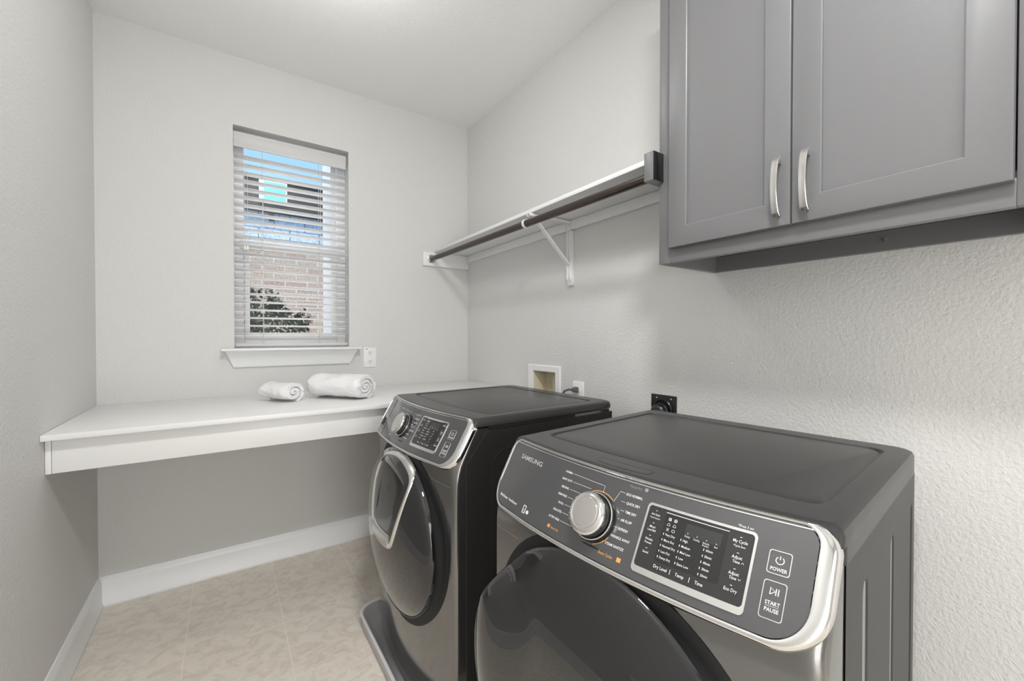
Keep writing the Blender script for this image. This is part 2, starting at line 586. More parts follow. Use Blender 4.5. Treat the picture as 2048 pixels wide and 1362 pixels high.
def receptacles(t, zs=(0.028, -0.028)):
    for dz in zs:
        bm = bmesh.new()
        loops = []
        for (r_, y_) in ((0.017, -0.005), (0.017, -0.0075), (0.016, -0.0085)):
            lp = []
            for k in range(32):
                a = 2 * PI * k / 32
                lp.append((r_ * math.cos(a), y_, dz + max(-0.0138, min(0.0138, r_ * math.sin(a)))))
            loops.append(lp)
        loft(bm, loops, cap1=True)
        ro = mk('receptacle', bm, m_plastic_w, t)
        bm = bmesh.new()
        box(bm, -0.0075, -0.0052, -0.0092, -0.008, dz + 0.0005, dz + 0.0085)
        box(bm, 0.0052, 0.0075, -0.0092, -0.008, dz + 0.0015, dz + 0.0085)
        lathe(bm, [(0.0026, 0.008), (0.0026, 0.0092)], 12, Matrix.Translation((0, 0, dz - 0.007)) @ Matrix.Rotation(R(90), 4, 'X'))
        mk('slots', bm, m_blackmat, ro, smooth=False)


t = outlet_plate('wall_outlet', 'white duplex outlet right of the window sill above the counter', 'outlet', (0.751, YB, 1.122), 0, 0.078, 0.124, m_plastic_w)
receptacles(t)
bm = bmesh.new(); box(bm, -0.026, -0.016, -0.0068, -0.0055, 0.050, 0.0545)
mk('reset_mark', bm, m_grey_pl, t, smooth=False)

# washer outlet on right wall (local x -> -y world when rz = -90deg)
t = outlet_plate('wall_outlet', 'white outlet beside the recessed water box with a dark cord plugged in', 'outlet', (XR, 1.515, 0.969), R(-90), 0.076, 0.122, m_plastic_w)
receptacles(t, (0.022, -0.034))
pl = thing('power_cord', 'dark grey plug and cord in the white outlet behind the washer', 'cord', (XR - 0.009, 1.520, 0.99))
bm = bmesh.new()
loops = []
for x_, w_, h_ in ((0, 0.013, 0.013), (-0.008, 0.015, 0.014), (-0.022, 0.012, 0.011), (-0.030, 0.007, 0.007)):
    loops.append([(x_, w_ * math.copysign(abs(math.cos(a)) ** 0.5, math.cos(a)), h_ * math.copysign(abs(math.sin(a)) ** 0.5, math.sin(a)))
                  for a in [2 * PI * k / 20 for k in range(20)]])
loft(bm, loops, cap0=True, cap1=True)
mk('plug', bm, m_grey_pl, pl)
bm = bmesh.new()
tube(bm, [(-0.026, 0, 0), (-0.042, 0.010, 0.002), (-0.055, 0.028, -0.006), (-0.060, 0.040, -0.03), (-0.060, 0.045, -0.10), (-0.06, 0.05, -0.5)], 0.0055, 10)
mk('cable', bm, m_grey_pl, pl)

# dryer outlet
t = outlet_plate('wall_outlet', 'black dryer power outlet on the right wall behind the near machine', 'outlet', (XR, 1.025, 0.962), R(-90), 0.116, 0.116, m_black)
bm = bmesh.new()
lathe(bm, [(0.043, 0.004), (0.043, 0.012), (0.040, 0.015), (0.036, 0.013), (0.036, 0.010)], 40, Matrix.Rotation(R(90), 4, 'X'))
mk('receptacle_ring', bm, m_black, t)
for sx_ in (0.036, -0.030):
    bm = bmesh.new()
    lathe(bm, [(0.0035, 0.0055), (0.0035, 0.008), (0.002, 0.009)], 12, Matrix.Translation((sx_, 0, 0.044)) @ Matrix.Rotation(R(90), 4, 'X'))
    mk('screw', bm, m_silver, t)
pl = thing('power_cord', 'black round plug and thick cord in the black dryer outlet', 'cord', (XR - 0.015, 1.025, 0.955))
bm = bmesh.new()
Q = Matrix.Rotation(R(-90), 4, 'Y')
lathe(bm, [(0.033, 0.0), (0.034, 0.010), (0.031, 0.014), (0.031, 0.030), (0.028, 0.034), (0.022, 0.038), (0.020, 0.046), (0.012, 0.050)], 36, Q)
mk('plug', bm, m_black, pl)
bm = bmesh.new()
tube(bm, [(-0.045, 0, 0), (-0.062, 0.005, -0.006), (-0.068, 0.012, -0.03), (-0.066, 0.015, -0.08), (-0.06, 0.015, -0.5)], 0.011, 12)
mk('cable', bm, m_black, pl)

# left-wall outlet (mirrored in the dryer door)
t = outlet_plate('wall_outlet', 'white duplex outlet low on the left wall opposite the machines', 'outlet', (XL, 0.55, 0.36), R(90), 0.07, 0.115, m_plastic_w)
receptacles(t)

# ------------------------------------------------------------------ recessed washer box
t = thing('washing_machine_outlet_box', 'white framed recessed water supply box with beige interior on the right wall', 'supply box', (XR, 1.785, 0.98))
bm = bmesh.new()
yo0, yo1, zo0, zo1 = -0.137, 0.143, -0.13, 0.115
yi0, yi1, zi0, zi1 = -0.098, 0.098, -0.078, 0.080
lp = lambda x, a, b_, c, d: [(x, a, c), (x, b_, c), (x, b_, d), (x, a, d)]
loft(bm, [lp(0, yo0, yo1, zo0, zo1), lp(-0.006, yo0, yo1, zo0, zo1), lp(-0.009, yo0 + 0.004, yo1 - 0.004, zo0 + 0.004, zo1 - 0.004),
          lp(-0.009, yi0 - 0.003, yi1 + 0.003, zi0 - 0.003, zi1 + 0.003), lp(-0.006, yi0, yi1, zi0, zi1), lp(0.004, yi0, yi1, zi0, zi1)])
mk('face_frame', bm, m_plastic_w, t, angle=30)
bm = bmesh.new()
loft(bm, [lp(0.003, yi0, yi1, zi0, zi1), lp(0.085, yi0 + 0.008, yi1 - 0.008, zi0, zi1 - 0.008)], cap1=True)
for q in range(3):
    box(bm, 0.075, 0.084, -0.01 + 0.0, 0.085, -0.02 + q * 0.018, -0.0185 + q * 0.018)
box(bm, 0.066, 0.085, -0.012, 0.012, zi0, zi1 - 0.006, 0.003)
mk('recessed_housing', bm, m_beige, t, angle=30)
for y_, mt, nm in ((0.045, m_red, 'red valve handle'), (-0.045, m_blue, 'blue valve handle')):
    bm = bmesh.new()
    tube(bm, [(0.045, y_, zi0), (0.045, y_, zi0 + 0.030)], 0.011, 14)
    vo = mk('supply_valve', bm, m_brass, t)
    bm = bmesh.new()
    box(bm, 0.022, 0.032, y_ - 0.022, y_ + 0.022, zi0 + 0.022, zi0 + 0.034, 0.003)
    mk('valve_handle', bm, mt, vo, label=nm)

# ------------------------------------------------------------------ counter
t = thing('folding_counter', 'long white built-in folding counter along the back wall under the window', 'counter', (0.48, 2.3, 0.80))
o_ = Vector(t.location)
bm = bmesh.new(); box(bm, XL + 0.001, XR - 0.001, 1.945, YB - 0.001, 0.917, 0.937, 0.002, 2)
mk('countertop', bm, m_counter, t).location = -o_
bm = bmesh.new(); box(bm, XL + 0.016, XR - 0.002, 1.990, 2.008, 0.800, 0.9165, 0.002)
mk('apron', bm, m_counter, t).location = -o_
bm = bmesh.new()
box(bm, XL + 0.001, XL + 0.015, 1.990, YB - 0.002, 0.800, 0.9165, 0.001)
mk('side_cleat', bm, m_counter, t).location = -o_


# ------------------------------------------------------------------ towels
def towel(name, label, loc, ang, length, rad, turns, flat, seed):
    t = thing(name, label, 'towel', loc, ang)
    bm = bmesh.new()
    n = int(turns * 80)
    pitch = (rad - 0.006) / turns
    th = pitch * 0.80
    outer, inner = [], []
    for i in range(n + 1):
        a = 2 * PI * turns * i / n
        rr = 0.006 + pitch * a / (2 * PI)
        ph = a + seed
        for lst, off in ((outer, 0.0), (inner, -th)):
            q = max(0.001, rr + off)
            x_, z_ = q * math.cos(ph), q * math.sin(ph)
            lst.append((x_, z_))
    # end lip rounding at the loose edge
    sec = outer + list(reversed(inner))
    ns = 26
    loops = []
    for s in range(ns + 1):
        u = s / ns
        L_ = length / 2
        pos = (u - 0.5) * length
        e = min(u, 1 - u) * length
        shr = 1.0 - 0.10 * max(0, 1 - e / 0.018) ** 2
        lp_ = []
        for j, (x_, z_) in enumerate(sec):
            rr = math.hypot(x_, z_) / rad
            px, pz = x_ * shr, z_ * shr
            nv = noise.noise(Vector((px * 16 + seed * 7, pz * 16, pos * 13))) * 0.0085
            nv2 = noise.noise(Vector((px * 45 + seed * 3, pz * 45, pos * 40))) * 0.0034
            ang_ = math.atan2(pz, px)
            # woven band: a shallow groove running along the roll
            g = 0
            if rr > 0.85:
                for ga in (0.02, -0.62):
                    g += -0.0045 * math.exp(-((ang_ - ga) / 0.05) ** 2)
            k_ = 1 + (nv + nv2 + g) / max(rad * rr, 0.01) * min(1, rr * 1.5)
            px *= k_
            pz *= k_
            endj = noise.noise(Vector((px * 30 + seed, pz * 30, 0))) * 0.010 * (1 if e < 0.02 else 0)
            slump = 1.0 + flat * 0.28
            pz2 = pz * (1 - flat * 0.16)
            fl = -rad * (1 - flat * 0.16) * 0.86
            if pz2 < fl:
                pz2 = fl + (pz2 - fl) * 0.08
            lp_.append((pos + endj, -px * slump, pz2 - fl + 0.0))
        loops.append(lp_)
    loft(bm, loops, cap0=False, cap1=False)
    # close ends strip by strip so the spiral reads
    bm.verts.ensure_lookup_table()
    m = len(sec)
    for base in (0, ns * m):
        for i in range(n):
            a_, b_ = bm.verts[base + i], bm.verts[base + i + 1]
            c_, d_ = bm.verts[base + m - 2 - i], bm.verts[base + m - 1 - i]
            bm.faces.new([a_, b_, c_, d_])
    zmin = min(v.co.z for v in bm.verts)
    for v in bm.verts:
        v.co.z -= zmin
    o = mk('towel_roll', bm, m_towel, t, angle=60)
    return t


towel('rolled_towel', 'larger white rolled towel on the counter, nearer the outlet', (0.488, 2.262, 0.9375), math.atan2(-0.764, 0.645), 0.30, 0.081, 3.2, 0.8, -3.05)
towel('rolled_towel', 'smaller white rolled towel on the counter, left of the larger roll', (0.222, 2.325, 0.9375), math.atan2(-0.80, 0.60), 0.172, 0.062, 2.3, 0.8, -3.7)

# ------------------------------------------------------------------ shelf, cleats, rod
t = thing('wall_shelf', 'white painted shelf above the machines, running from back wall to grey cabinet', 'shelf', (1.30, 2.66, 1.827))
o_ = Vector(t.location)
t.rotation_euler = (R(-0.45), 0, 0)
bm = bmesh.new(); box(bm, 1.187, XR - 0.001, 0.8225, YB - 0.0025, 1.827, 1.846, 0.003, 2)
mk('shelf_board', bm, m_shelf, t).location = -o_
bm = bmesh.new()
box(bm, 1.102, XR - 0.001, YB - 0.019, YB - 0.002, 1.733, 1.8265, 0.0015)
mk('end_cleat', bm, m_shelf, t).location = -o_
bm = bmesh.new()
box(bm, XR - 0.019, XR - 0.0005, 0.8225, YB - 0.0195, 1.781, 1.8265, 0.0015)
mk('wall_cleat', bm, m_shelf, t).location = -o_

RX, RZ = 1.160, 1.780
t = thing('closet_rod', 'dark bronze hanging rod just in front of and below the white shelf', 'rod', (RX, 1.75, RZ))
bm = bmesh.new(); tube(bm, [(0, -0.909, 0), (0, 0.896, 0)], 0.0165, 28)
mk('rod_tube', bm, m_bronze, t)
bm = bmesh.new()
Q = Matrix.Translation((0, YB - 0.0195 - 1.75, 0)) @ Matrix.Rotation(R(90), 4, 'X')
lathe(bm, [(0.029, 0), (0.029, 0.003), (0.026, 0.005), (0.023, 0.003), (0.0205, 0.003), (0.0205, 0.012), (0.0175, 0.012), (0.0175, 0.002)], 36, Q)
mk('rod_socket', bm, m_silver, t)

t = thing('shelf_bracket', 'white metal shelf bracket with diagonal brace holding shelf and rod', 'bracket', (XR, 1.569, 1.53))
o_ = Vector(t.location)
HZ_ = 0.006
t.location.z += HZ_
bm = bmesh.new()
box(bm, XR - 0.014, XR - 0.0005, 1.549, 1.589, 1.505, 1.7805, 0.002)
mk('backing_strip', bm, m_shelf, t).location = -o_
bm = bmesh.new()
yb_ = 1.567
box(bm, XR - 0.017, XR - 0.0145, yb_ - 0.013, yb_ + 0.013, 1.527, 1.7805, 0.0008)
box(bm, XR - 0.022, XR - 0.0195, yb_ - 0.013, yb_ + 0.013, 1.7815, 1.8265, 0.0008)
box(bm, XR - 0.026, XR - 0.017, yb_ - 0.0125, yb_ - 0.011, 1.535, 1.81, 0)
box(bm, XR - 0.026, XR - 0.017, yb_ + 0.011, yb_ + 0.0125, 1.535, 1.81, 0)
mk('wall_plate', bm, m_white_metal, t, smooth=False).location = -o_
bm = bmesh.new()
box(bm, 1.172, XR - 0.02, yb_ - 0.012, yb_ + 0.012, 1.8235, 1.8265, 0.0005)
box(bm, 1.172, XR - 0.02, yb_ - 0.012, yb_ - 0.0105, 1.813, 1.824, 0)
box(bm, 1.172, XR - 0.02, yb_ + 0.0105, yb_ + 0.012, 1.813, 1.824, 0)
mk('shelf_arm', bm, m_white_metal, t, smooth=False).location = -o_
bm = bmesh.new()
pa, pb = Vector((1.200, yb_, 1.813)), Vector((XR - 0.019, yb_, 1.600))
d = (pb - pa).normalized()
nn = Vector((d.z, 0, -d.x))
loops = []
for p in (pa, pb):
    loops.append([p + nn * a + Vector((0, c, 0)) for a, c in ((-0.001, -0.010), (-0.001, 0.010), (-0.008, 0.010), (-0.0095, 0.008), (-0.003, 0.0065), (-0.003, -0.0065), (-0.0095, -0.008), (-0.008, -0.010))])
loft(bm, loops, cap0=True, cap1=True)
mk('diagonal_brace', bm, m_white_metal, t, angle=30).location = -o_
bm = bmesh.new()
pr = []
for k in range(22):
    a = R(52) + R(235) * k / 21
    pr.append((RX + 0.0197 * math.cos(a), RZ - HZ_ + 0.0197 * math.sin(a)))
pr = [(1.205, 1.8215), (1.193, 1.806)] + pr
loops = []
for i, (x_, z_) in enumerate(pr):
    j0, j1 = max(i - 1, 0), min(i + 1, len(pr) - 1)
    tx, tz = pr[j1][0] - pr[j0][0], pr[j1][1] - pr[j0][1]
    l_ = math.hypot(tx, tz)
    nx, nz = -tz / l_, tx / l_
    loops.append([(x_ + nx * a, yb_ + c, z_ + nz * a) for a, c in ((-0.0014, -0.007), (-0.0014, 0.007), (0.0014, 0.007), (0.0014, -0.007))])
loft(bm, loops, cap0=True, cap1=True)
mk('rod_hook', bm, m_white_metal, t, angle=40).location = -o_
for z_ in (1.806, 1.556, 1.543):
    bm = bmesh.new()
    lathe(bm, [(0.0036, 0), (0.0036, 0.0015), (0.002, 0.0028)], 12, Matrix.Translation((XR - (0.022 if z_ > 1.7 else 0.017), yb_ + (0.003 if z_ == 1.543 else -0.003), z_)) @ Matrix.Rotation(R(-90), 4, 'Y'))
    mk('screw', bm, m_silver, t).location = -o_

# ------------------------------------------------------------------ wall cabinet
CX, CY0, CY1, CZ0, CZ1 = 1.131, 0.059, 0.821, 1.481, 2.548
t = thing('wall_cabinet', 'grey shaker-style two-door wall cabinet above the near machine', 'cabinet', (CX + 0.15, 0.44, CZ0))
o_ = Vector(t.location)


def cpart(name, bm, mat, parent=t, **k):
    o = mk(name, bm, mat, parent, **k)
    if parent == t:
        o.location = -o_
    return o


bm = bmesh.new()
box(bm, CX + 0.019, XR - 0.001, CY1 - 0.019, CY1, CZ0, CZ1, 0.001)
box(bm, CX + 0.019, XR - 0.001, CY0, CY0 + 0.019, CZ0, CZ1, 0.001)
box(bm, CX + 0.019, XR - 0.002, CY0 + 0.019, CY1 - 0.019, CZ1 - 0.02, CZ1)
box(bm, XR - 0.012, XR - 0.002, CY0 + 0.019, CY1 - 0.019, CZ0 + 0.05, CZ1 - 0.02)
box(bm, CX + 0.019, XR - 0.012, CY0 + 0.019, CY1 - 0.019, CZ0 + 0.052, CZ0 + 0.066)
box(bm, XR - 0.020, XR - 0.002, CY0 + 0.019, CY1 - 0.019, CZ0, CZ0 + 0.0515)
cpart('cabinet_box', bm, m_cab, angle=30)
bm = bmesh.new()
fw = 0.040
for a, b_, c, d in ((CY0, CY0 + fw, CZ0, CZ1), (CY1 - fw, CY1, CZ0, CZ1)):
    box(bm, CX, CX + 0.019, a, b_, c, d, 0.0012)
for c, d in ((CZ0, CZ0 + 0.05), (CZ1 - 0.05, CZ1)):
    box(bm, CX, CX + 0.019, CY0 + fw, CY1 - fw, c, d, 0.0012)
cpart('face_frame', bm, m_cab, angle=30)
bm = bmesh.new()
tube(bm, [(XR - 0.020, 0.345, 1.508), (XR - 0.027, 0.343, 1.509)], 0.004, 12)
box(bm, XR - 0.0215, XR - 0.020, 0.352, 0.360, 1.500, 1.507)
cpart('mounting_screw', bm, m_cab)


def shaker_door(y0, y1, z0, z1, hy):
    bm = bmesh.new()
    xf, xb = CX - 0.0195, CX - 0.0005
    rl = lambda x, i: [(x, y0 + i, z0 + i), (x, y1 - i, z0 + i), (x, y1 - i, z1 - i), (x, y0 + i, z1 - i)]
    loft(bm, [rl(xb, 0), rl(xf + 0.004, 0), rl(xf + 0.001, 0.001), rl(xf, 0.004), rl(xf, 0.0575), rl(xf + 0.0015, 0.060), rl(xf + 0.0075, 0.0605), rl(xf + 0.0075, 0.062)], cap0=True, cap1=True)
    dr = cpart('door', bm, m_cab, angle=25)
    # arched strap pull
    bm = bmesh.new()
    za, zb = 1.545, 1.686
    loops = []
    n = 24
    prof = [(-0.0075, -0.0012), (-0.0075, 0.0014), (-0.0062, 0.0024), (0.0008, 0.0024), (0.0014, 0.0012), (0.0022, 0.0024), (0.0038, 0.0024), (0.0044, 0.0012), (0.0052, 0.0024), (0.0066, 0.0024), (0.0075, 0.0014), (0.0075, -0.0012)]
    for k in range(n + 1):
        u = k / n
        z_ = za + (zb - za) * u
        s_ = abs(2 * u - 1)
        off = 0.016 + 0.013 * (1 - s_ ** 2.2) - 0.004 * max(0, (s_ - 0.86) / 0.14)
        u2 = min(1, u + 0.01)
        dz = (zb - za) * 0.02
        f = lambda q: 0.016 + 0.013 * (1 - abs(2 * q - 1) ** 2.2)
        dx = -(f(min(1, u + 0.01)) - f(max(0, u - 0.01)))
        l_ = math.hypot(dx, dz)
        nx, nz = -dz / l_, dx / l_
        sc = 1 + 0.12 * s_ ** 4
        loops.append([(xf - off + nx * b_, hy - a * sc, z_ + nz * b_) for a, b_ in prof])
    loft(bm, loops, cap0=True, cap1=True)
    for z_ in (za + 0.009, zb - 0.009):
        box(bm, xf - 0.017, xf, hy - 0.005, hy + 0.005, z_ - 0.005, z_ + 0.005, 0.001)
    ho = mk('handle', bm, m_nickel, dr, angle=30, label='satin nickel arched pull')


shaker_door(0.4435, 0.7755, 1.523, 2.506, 0.468)
shaker_door(0.1010, 0.4405, 1.523, 2.506, 0.408)

t = thing('rod_end_block', 'small grey wooden block fixed to the cabinet corner holding the rod end', 'block', (1.10, 0.83, 1.78))
bm = bmesh.new()
box(bm, 1.081, 1.1305, 0.807, 0.8405, 1.736, 1.824, 0.001)
box(bm, 1.1304, 1.21, 0.8217, 0.8405, 1.736, 1.824, 0.001)
mk('block_body', bm, m_cab, t, angle=30).location = -Vector(t.location)
bm = bmesh.new()
box(bm, 1.0815, 1.1303, 0.8052, 0.8072, 1.7365, 1.8235, 0.0006)  # thin near-black sheet laid over the block's near side
mk('dark_side', bm, m_black, t, angle=30, label='dark near side').location = -Vector(t.location)


# ------------------------------------------------------------------ washing machine and dryer
W2, TOP, DEP = 0.345, 0.991, 0.633
BUL = 0.038


def slope(z):
    return -0.6 * (TOP - z) + 0.007 if z > 0.842 else -0.6 * (TOP - 0.842) + 0.012 * min(1, (0.842 - z) / 0.006)


def ap(b_, z):
    return -0.6 * (TOP - z) - BUL * (1 - (b_ / W2) ** 2)


def mapP(b_, z, off=0.0):
    return (ap(b_, z) - off * 0.857, b_, z + off * 0.514)


def outline(z, af, w=W2, D=DEP, rc=0.014, rb=0.02, ins=0.0):
    w = w - ins
    af = af + ins
    D = D - ins
    pts = []
    c0 = w - rc
    yend = af - BUL * (1 - (c0 / W2) ** 2)
    for k in range(41):
        b_ = -c0 + 2 * c0 * k / 40
        pts.append((af - BUL * (1 - (b_ / W2) ** 2), b_, z))
    for k in range(1, 7):
        a = PI / 2 * k / 6
        pts.append((yend + rc - rc * math.cos(a), c0 + rc * math.sin(a), z))
    for k in range(1, 12):
        pts.append((yend + rc + (D - rb - yend - rc) * k / 12, w, z))
    for k in range(0, 7):
        a = PI / 2 * k / 6
        pts.append((D - rb + rb * math.sin(a), w - rb + rb * math.cos(a), z))
    for k in range(1, 12):
        pts.append((D, w - rb - 2 * (w - rb) * k / 12, z))
    for k in range(0, 7):
        a = PI / 2 * k / 6
        pts.append((D - rb + rb * math.cos(a), -(w - rb) - rb * math.sin(a), z))
    for k in range(11, 0, -1):
        pts.append((yend + rc + (D - rb - yend - rc) * k / 12, -w, z))
    for k in range(6, 0, -1):
        a = PI / 2 * k / 6
        pts.append((yend + rc - rc * math.cos(a), -c0 - rc * math.sin(a), z))
    return pts


def peri(poly, N):
    P = [Vector(p) for p in poly]
    ds = [(P[(i + 1) % len(P)] - P[i]).length for i in range(len(P))]
    T = sum(ds)
    out = []
    i = 0
    acc = 0
    for k in range(N):
        s = T * k / N
        while acc + ds[i] < s:
            acc += ds[i]
            i += 1
        out.append(P[i].lerp(P[(i + 1) % len(P)], (s - acc) / ds[i]))
    return out


def by_angle(poly, N, cx, cy):
    P = [Vector(p) for p in poly]
    A = [math.atan2(p.y - cy, p.x - cx) for p in P]
    out = []
    n = len(P)
    for k in range(N):
        th = -PI + 2 * PI * (k + 0.5) / N
        for i in range(n):
            a0, a1 = A[i], A[(i + 1) % n]
            d1 = (a1 - a0 + PI) % (2 * PI) - PI
            dt = (th - a0 + PI) % (2 * PI) - PI
            if abs(d1) > 1e-9 and 0 <= dt / d1 <= 1 and abs(dt) < 1.0:
                p, q = P[i], P[(i + 1) % n]
                # ray / segment intersection
                dx, dy = math.cos(th), math.sin(th)
                ex, ey = q.x - p.x, q.y - p.y
                den = dx * ey - dy * ex
                if abs(den) < 1e-12:
                    continue
                s = ((cy - p.y) * dx - (cx - p.x) * dy) / -den
                s = ((p.y - cy) * dx - (p.x - cx) * dy) / (-(dx * ey - dy * ex)) if True else s
                out.append(Vector((p.x + ex * s, p.y + ey * s, p.z + (q.z - p.z) * s)))
                break
    return out


def rrect(b0, b1, z0, z1, r, n=14):
    """rounded rectangle, r = (b1z1, b0z1, b0z0, b1z0) or scalar"""
    if not isinstance(r, (list, tuple)):
        r = (r, r, r, r)
    pts = []
    cs = [((b1 - r[0], z1 - r[0]), 0, r[0]), ((b0 + r[1], z1 - r[1]), 90, r[1]), ((b0 + r[2], z0 + r[2]), 180, r[2]), ((b1 - r[3], z0 + r[3]), 270, r[3])]
    for (c, a0, rr) in cs:
        for k in range(n + 1):
            a = R(a0 + 90 * k / n)
            pts.append((c[0] + rr * math.cos(a), c[1] + rr * math.sin(a)))
    # densify the long edges
    out = []
    m = len(pts)
    for i in range(m):
        p, q = pts[i], pts[(i + 1) % m]
        out.append(p)
        if i % (n + 1) == n:
            kk = 24
            for k in range(1, kk):
                out.append((p[0] + (q[0] - p[0]) * k / kk, p[1] + (q[1] - p[1]) * k / kk))
    return out


def plate(bm, b0, b1, z0, z1, r, off, base=-0.002, mi=0, cols=28, rows=4):
    """a thin raised plate with rounded corners that follows the panel surface"""
    if not isinstance(r, (list, tuple)):
        r = (r, r, r, r)
    lp_ = rrect(b0, b1, z0, z1, r)
    loft(bm, [[mapP(p[0], p[1], base) for p in lp_], [mapP(p[0], p[1], off) for p in lp_]], mi=mi)

    def zr(b_):
        zt, zb = z1, z0
        if b_ > b1 - r[0]:
            zt = z1 - r[0] + math.sqrt(max(0, r[0] ** 2 - (b_ - b1 + r[0]) ** 2))
        if b_ < b0 + r[1]:
            zt = z1 - r[1] + math.sqrt(max(0, r[1] ** 2 - (b0 + r[1] - b_) ** 2))
        if b_ < b0 + r[2]:
            zb = z0 + r[2] - math.sqrt(max(0, r[2] ** 2 - (b0 + r[2] - b_) ** 2))
        if b_ > b1 - r[3]:
            zb = z0 + r[3] - math.sqrt(max(0, r[3] ** 2 - (b_ - b1 + r[3]) ** 2))
        return zb, zt
    bs = sorted({round(p[0], 6) for p in lp_} | {b0, b1})
    prev = None
    for b_ in bs:
        zb, zt = zr(b_)
        col = [bm.verts.new(mapP(b_, zb + (zt - zb) * k / rows, off)) for k in range(rows + 1)]
        if prev:
            for k in range(rows):
                try:
                    f = bm.faces.new([prev[k], col[k], col[k + 1], prev[k + 1]])
                    f.material_index = mi
                except ValueError:
                    pass
        prev = col
    bmesh.ops.remove_doubles(bm, verts=bm.verts[:], dist=0.00005)


def ring(bm, o, i, ro, ri, off, base=-0.001, mi=0):
    lo = rrect(*o, ro)
    li = rrect(*i, ri)
    loft(bm, [[mapP(*p, base) for p in lo], [mapP(*p, off) for p in lo], [mapP(*p, off) for p in li], [mapP(*p, base) for p in li]], mi=mi)


def stroke(bm, pts, w, off=0.0007, mi=0, z_scale=0.857):
    """flat printed line on the panel through (b, z) points"""
    P = []
    for i in range(len(pts) - 1):
        (b0, z0), (b1, z1) = pts[i], pts[i + 1]
        n = max(1, int(math.hypot(b1 - b0, z1 - z0) / 0.006))
        for k in range(n):
            P.append((b0 + (b1 - b0) * k / n, z0 + (z1 - z0) * k / n))
    P.append(pts[-1])
    L_, R_ = [], []
    for i, p in enumerate(P):
        q0, q1 = P[max(i - 1, 0)], P[min(i + 1, len(P) - 1)]
        tb, tz = q1[0] - q0[0], (q1[1] - q0[1]) / z_scale
        l_ = math.hypot(tb, tz) or 1
        nb, nz = -tz / l_ * w / 2, tb / l_ * w / 2 * z_scale
        L_.append(bm.verts.new(mapP(p[0] + nb, p[1] + nz, off)))
        R_.append(bm.verts.new(mapP(p[0] - nb, p[1] - nz, off)))
    for i in range(len(P) - 1):
        f = bm.faces.new([L_[i], R_[i], R_[i + 1], L_[i + 1]])
        f.material_index = mi


_tc = {}


def text(bm, s, b_, z, size, align='LEFT', off=0.0008, mi=0, bold=0.0, xs=1.0):
    key = (s, align, bold)
    if key not in _tc:
        cu = bpy.data.curves.new('lettering', 'FONT')
        cu.body = s
        cu.size = 1
        cu.align_x = align
        cu.resolution_u = 2
        cu.offset = bold
        o = bpy.data.objects.new('lettering', cu)
        me = o.to_mesh()
        _tc[key] = ([tuple(v.co) for v in me.vertices], [tuple(p.vertices) for p in me.polygons])
        o.to_mesh_clear()
        bpy.data.objects.remove(o)
        bpy.data.curves.remove(cu)
    vs, fs = _tc[key]
    V = [bm.verts.new(mapP(b_ - x * size * xs, z + y * size * 0.857, off)) for x, y, _ in vs]
    for f in fs:
        try:
            nf = bm.faces.new([V[i] for i in f])
            nf.material_index = mi
        except ValueError:
            pass


def panel_frame(b_, z):
    """matrix whose +Z leaves the panel at (b, z)"""
    p = Vector(mapP(b_, z, 0))
    tb = (Vector(mapP(b_ - 0.004, z)) - Vector(mapP(b_ + 0.004, z))).normalized()
    tz = (Vector(mapP(b_, z + 0.004)) - Vector(mapP(b_, z - 0.004))).normalized()
    n = tb.cross(tz).normalized()
    if n.x > 0:
        n = -n
    m = Matrix((tb, tz, n)).transposed().to_4x4()
    m.translation = p
    return m


DC = 0.553   # door centre height


def door_a(b_, z, kind):
    r = min(1.0, math.hypot(b_, z - DC) / 0.29)
    a = -0.122 - 0.066 * math.sqrt(max(0, 1 - r * r))
    if kind == 'dryer':
        a = -0.128 - 0.050 * (1 - r ** 3.2)
        s = min(1, max(0, (b_ - 0.10) / 0.16)); s = s * s * (3 - 2 * s)
        q = min(1, max(0, (0.765 - z) / 0.10)); q = q * q * (3 - 2 * q)
        a -= 0.046 * s * q
    return a


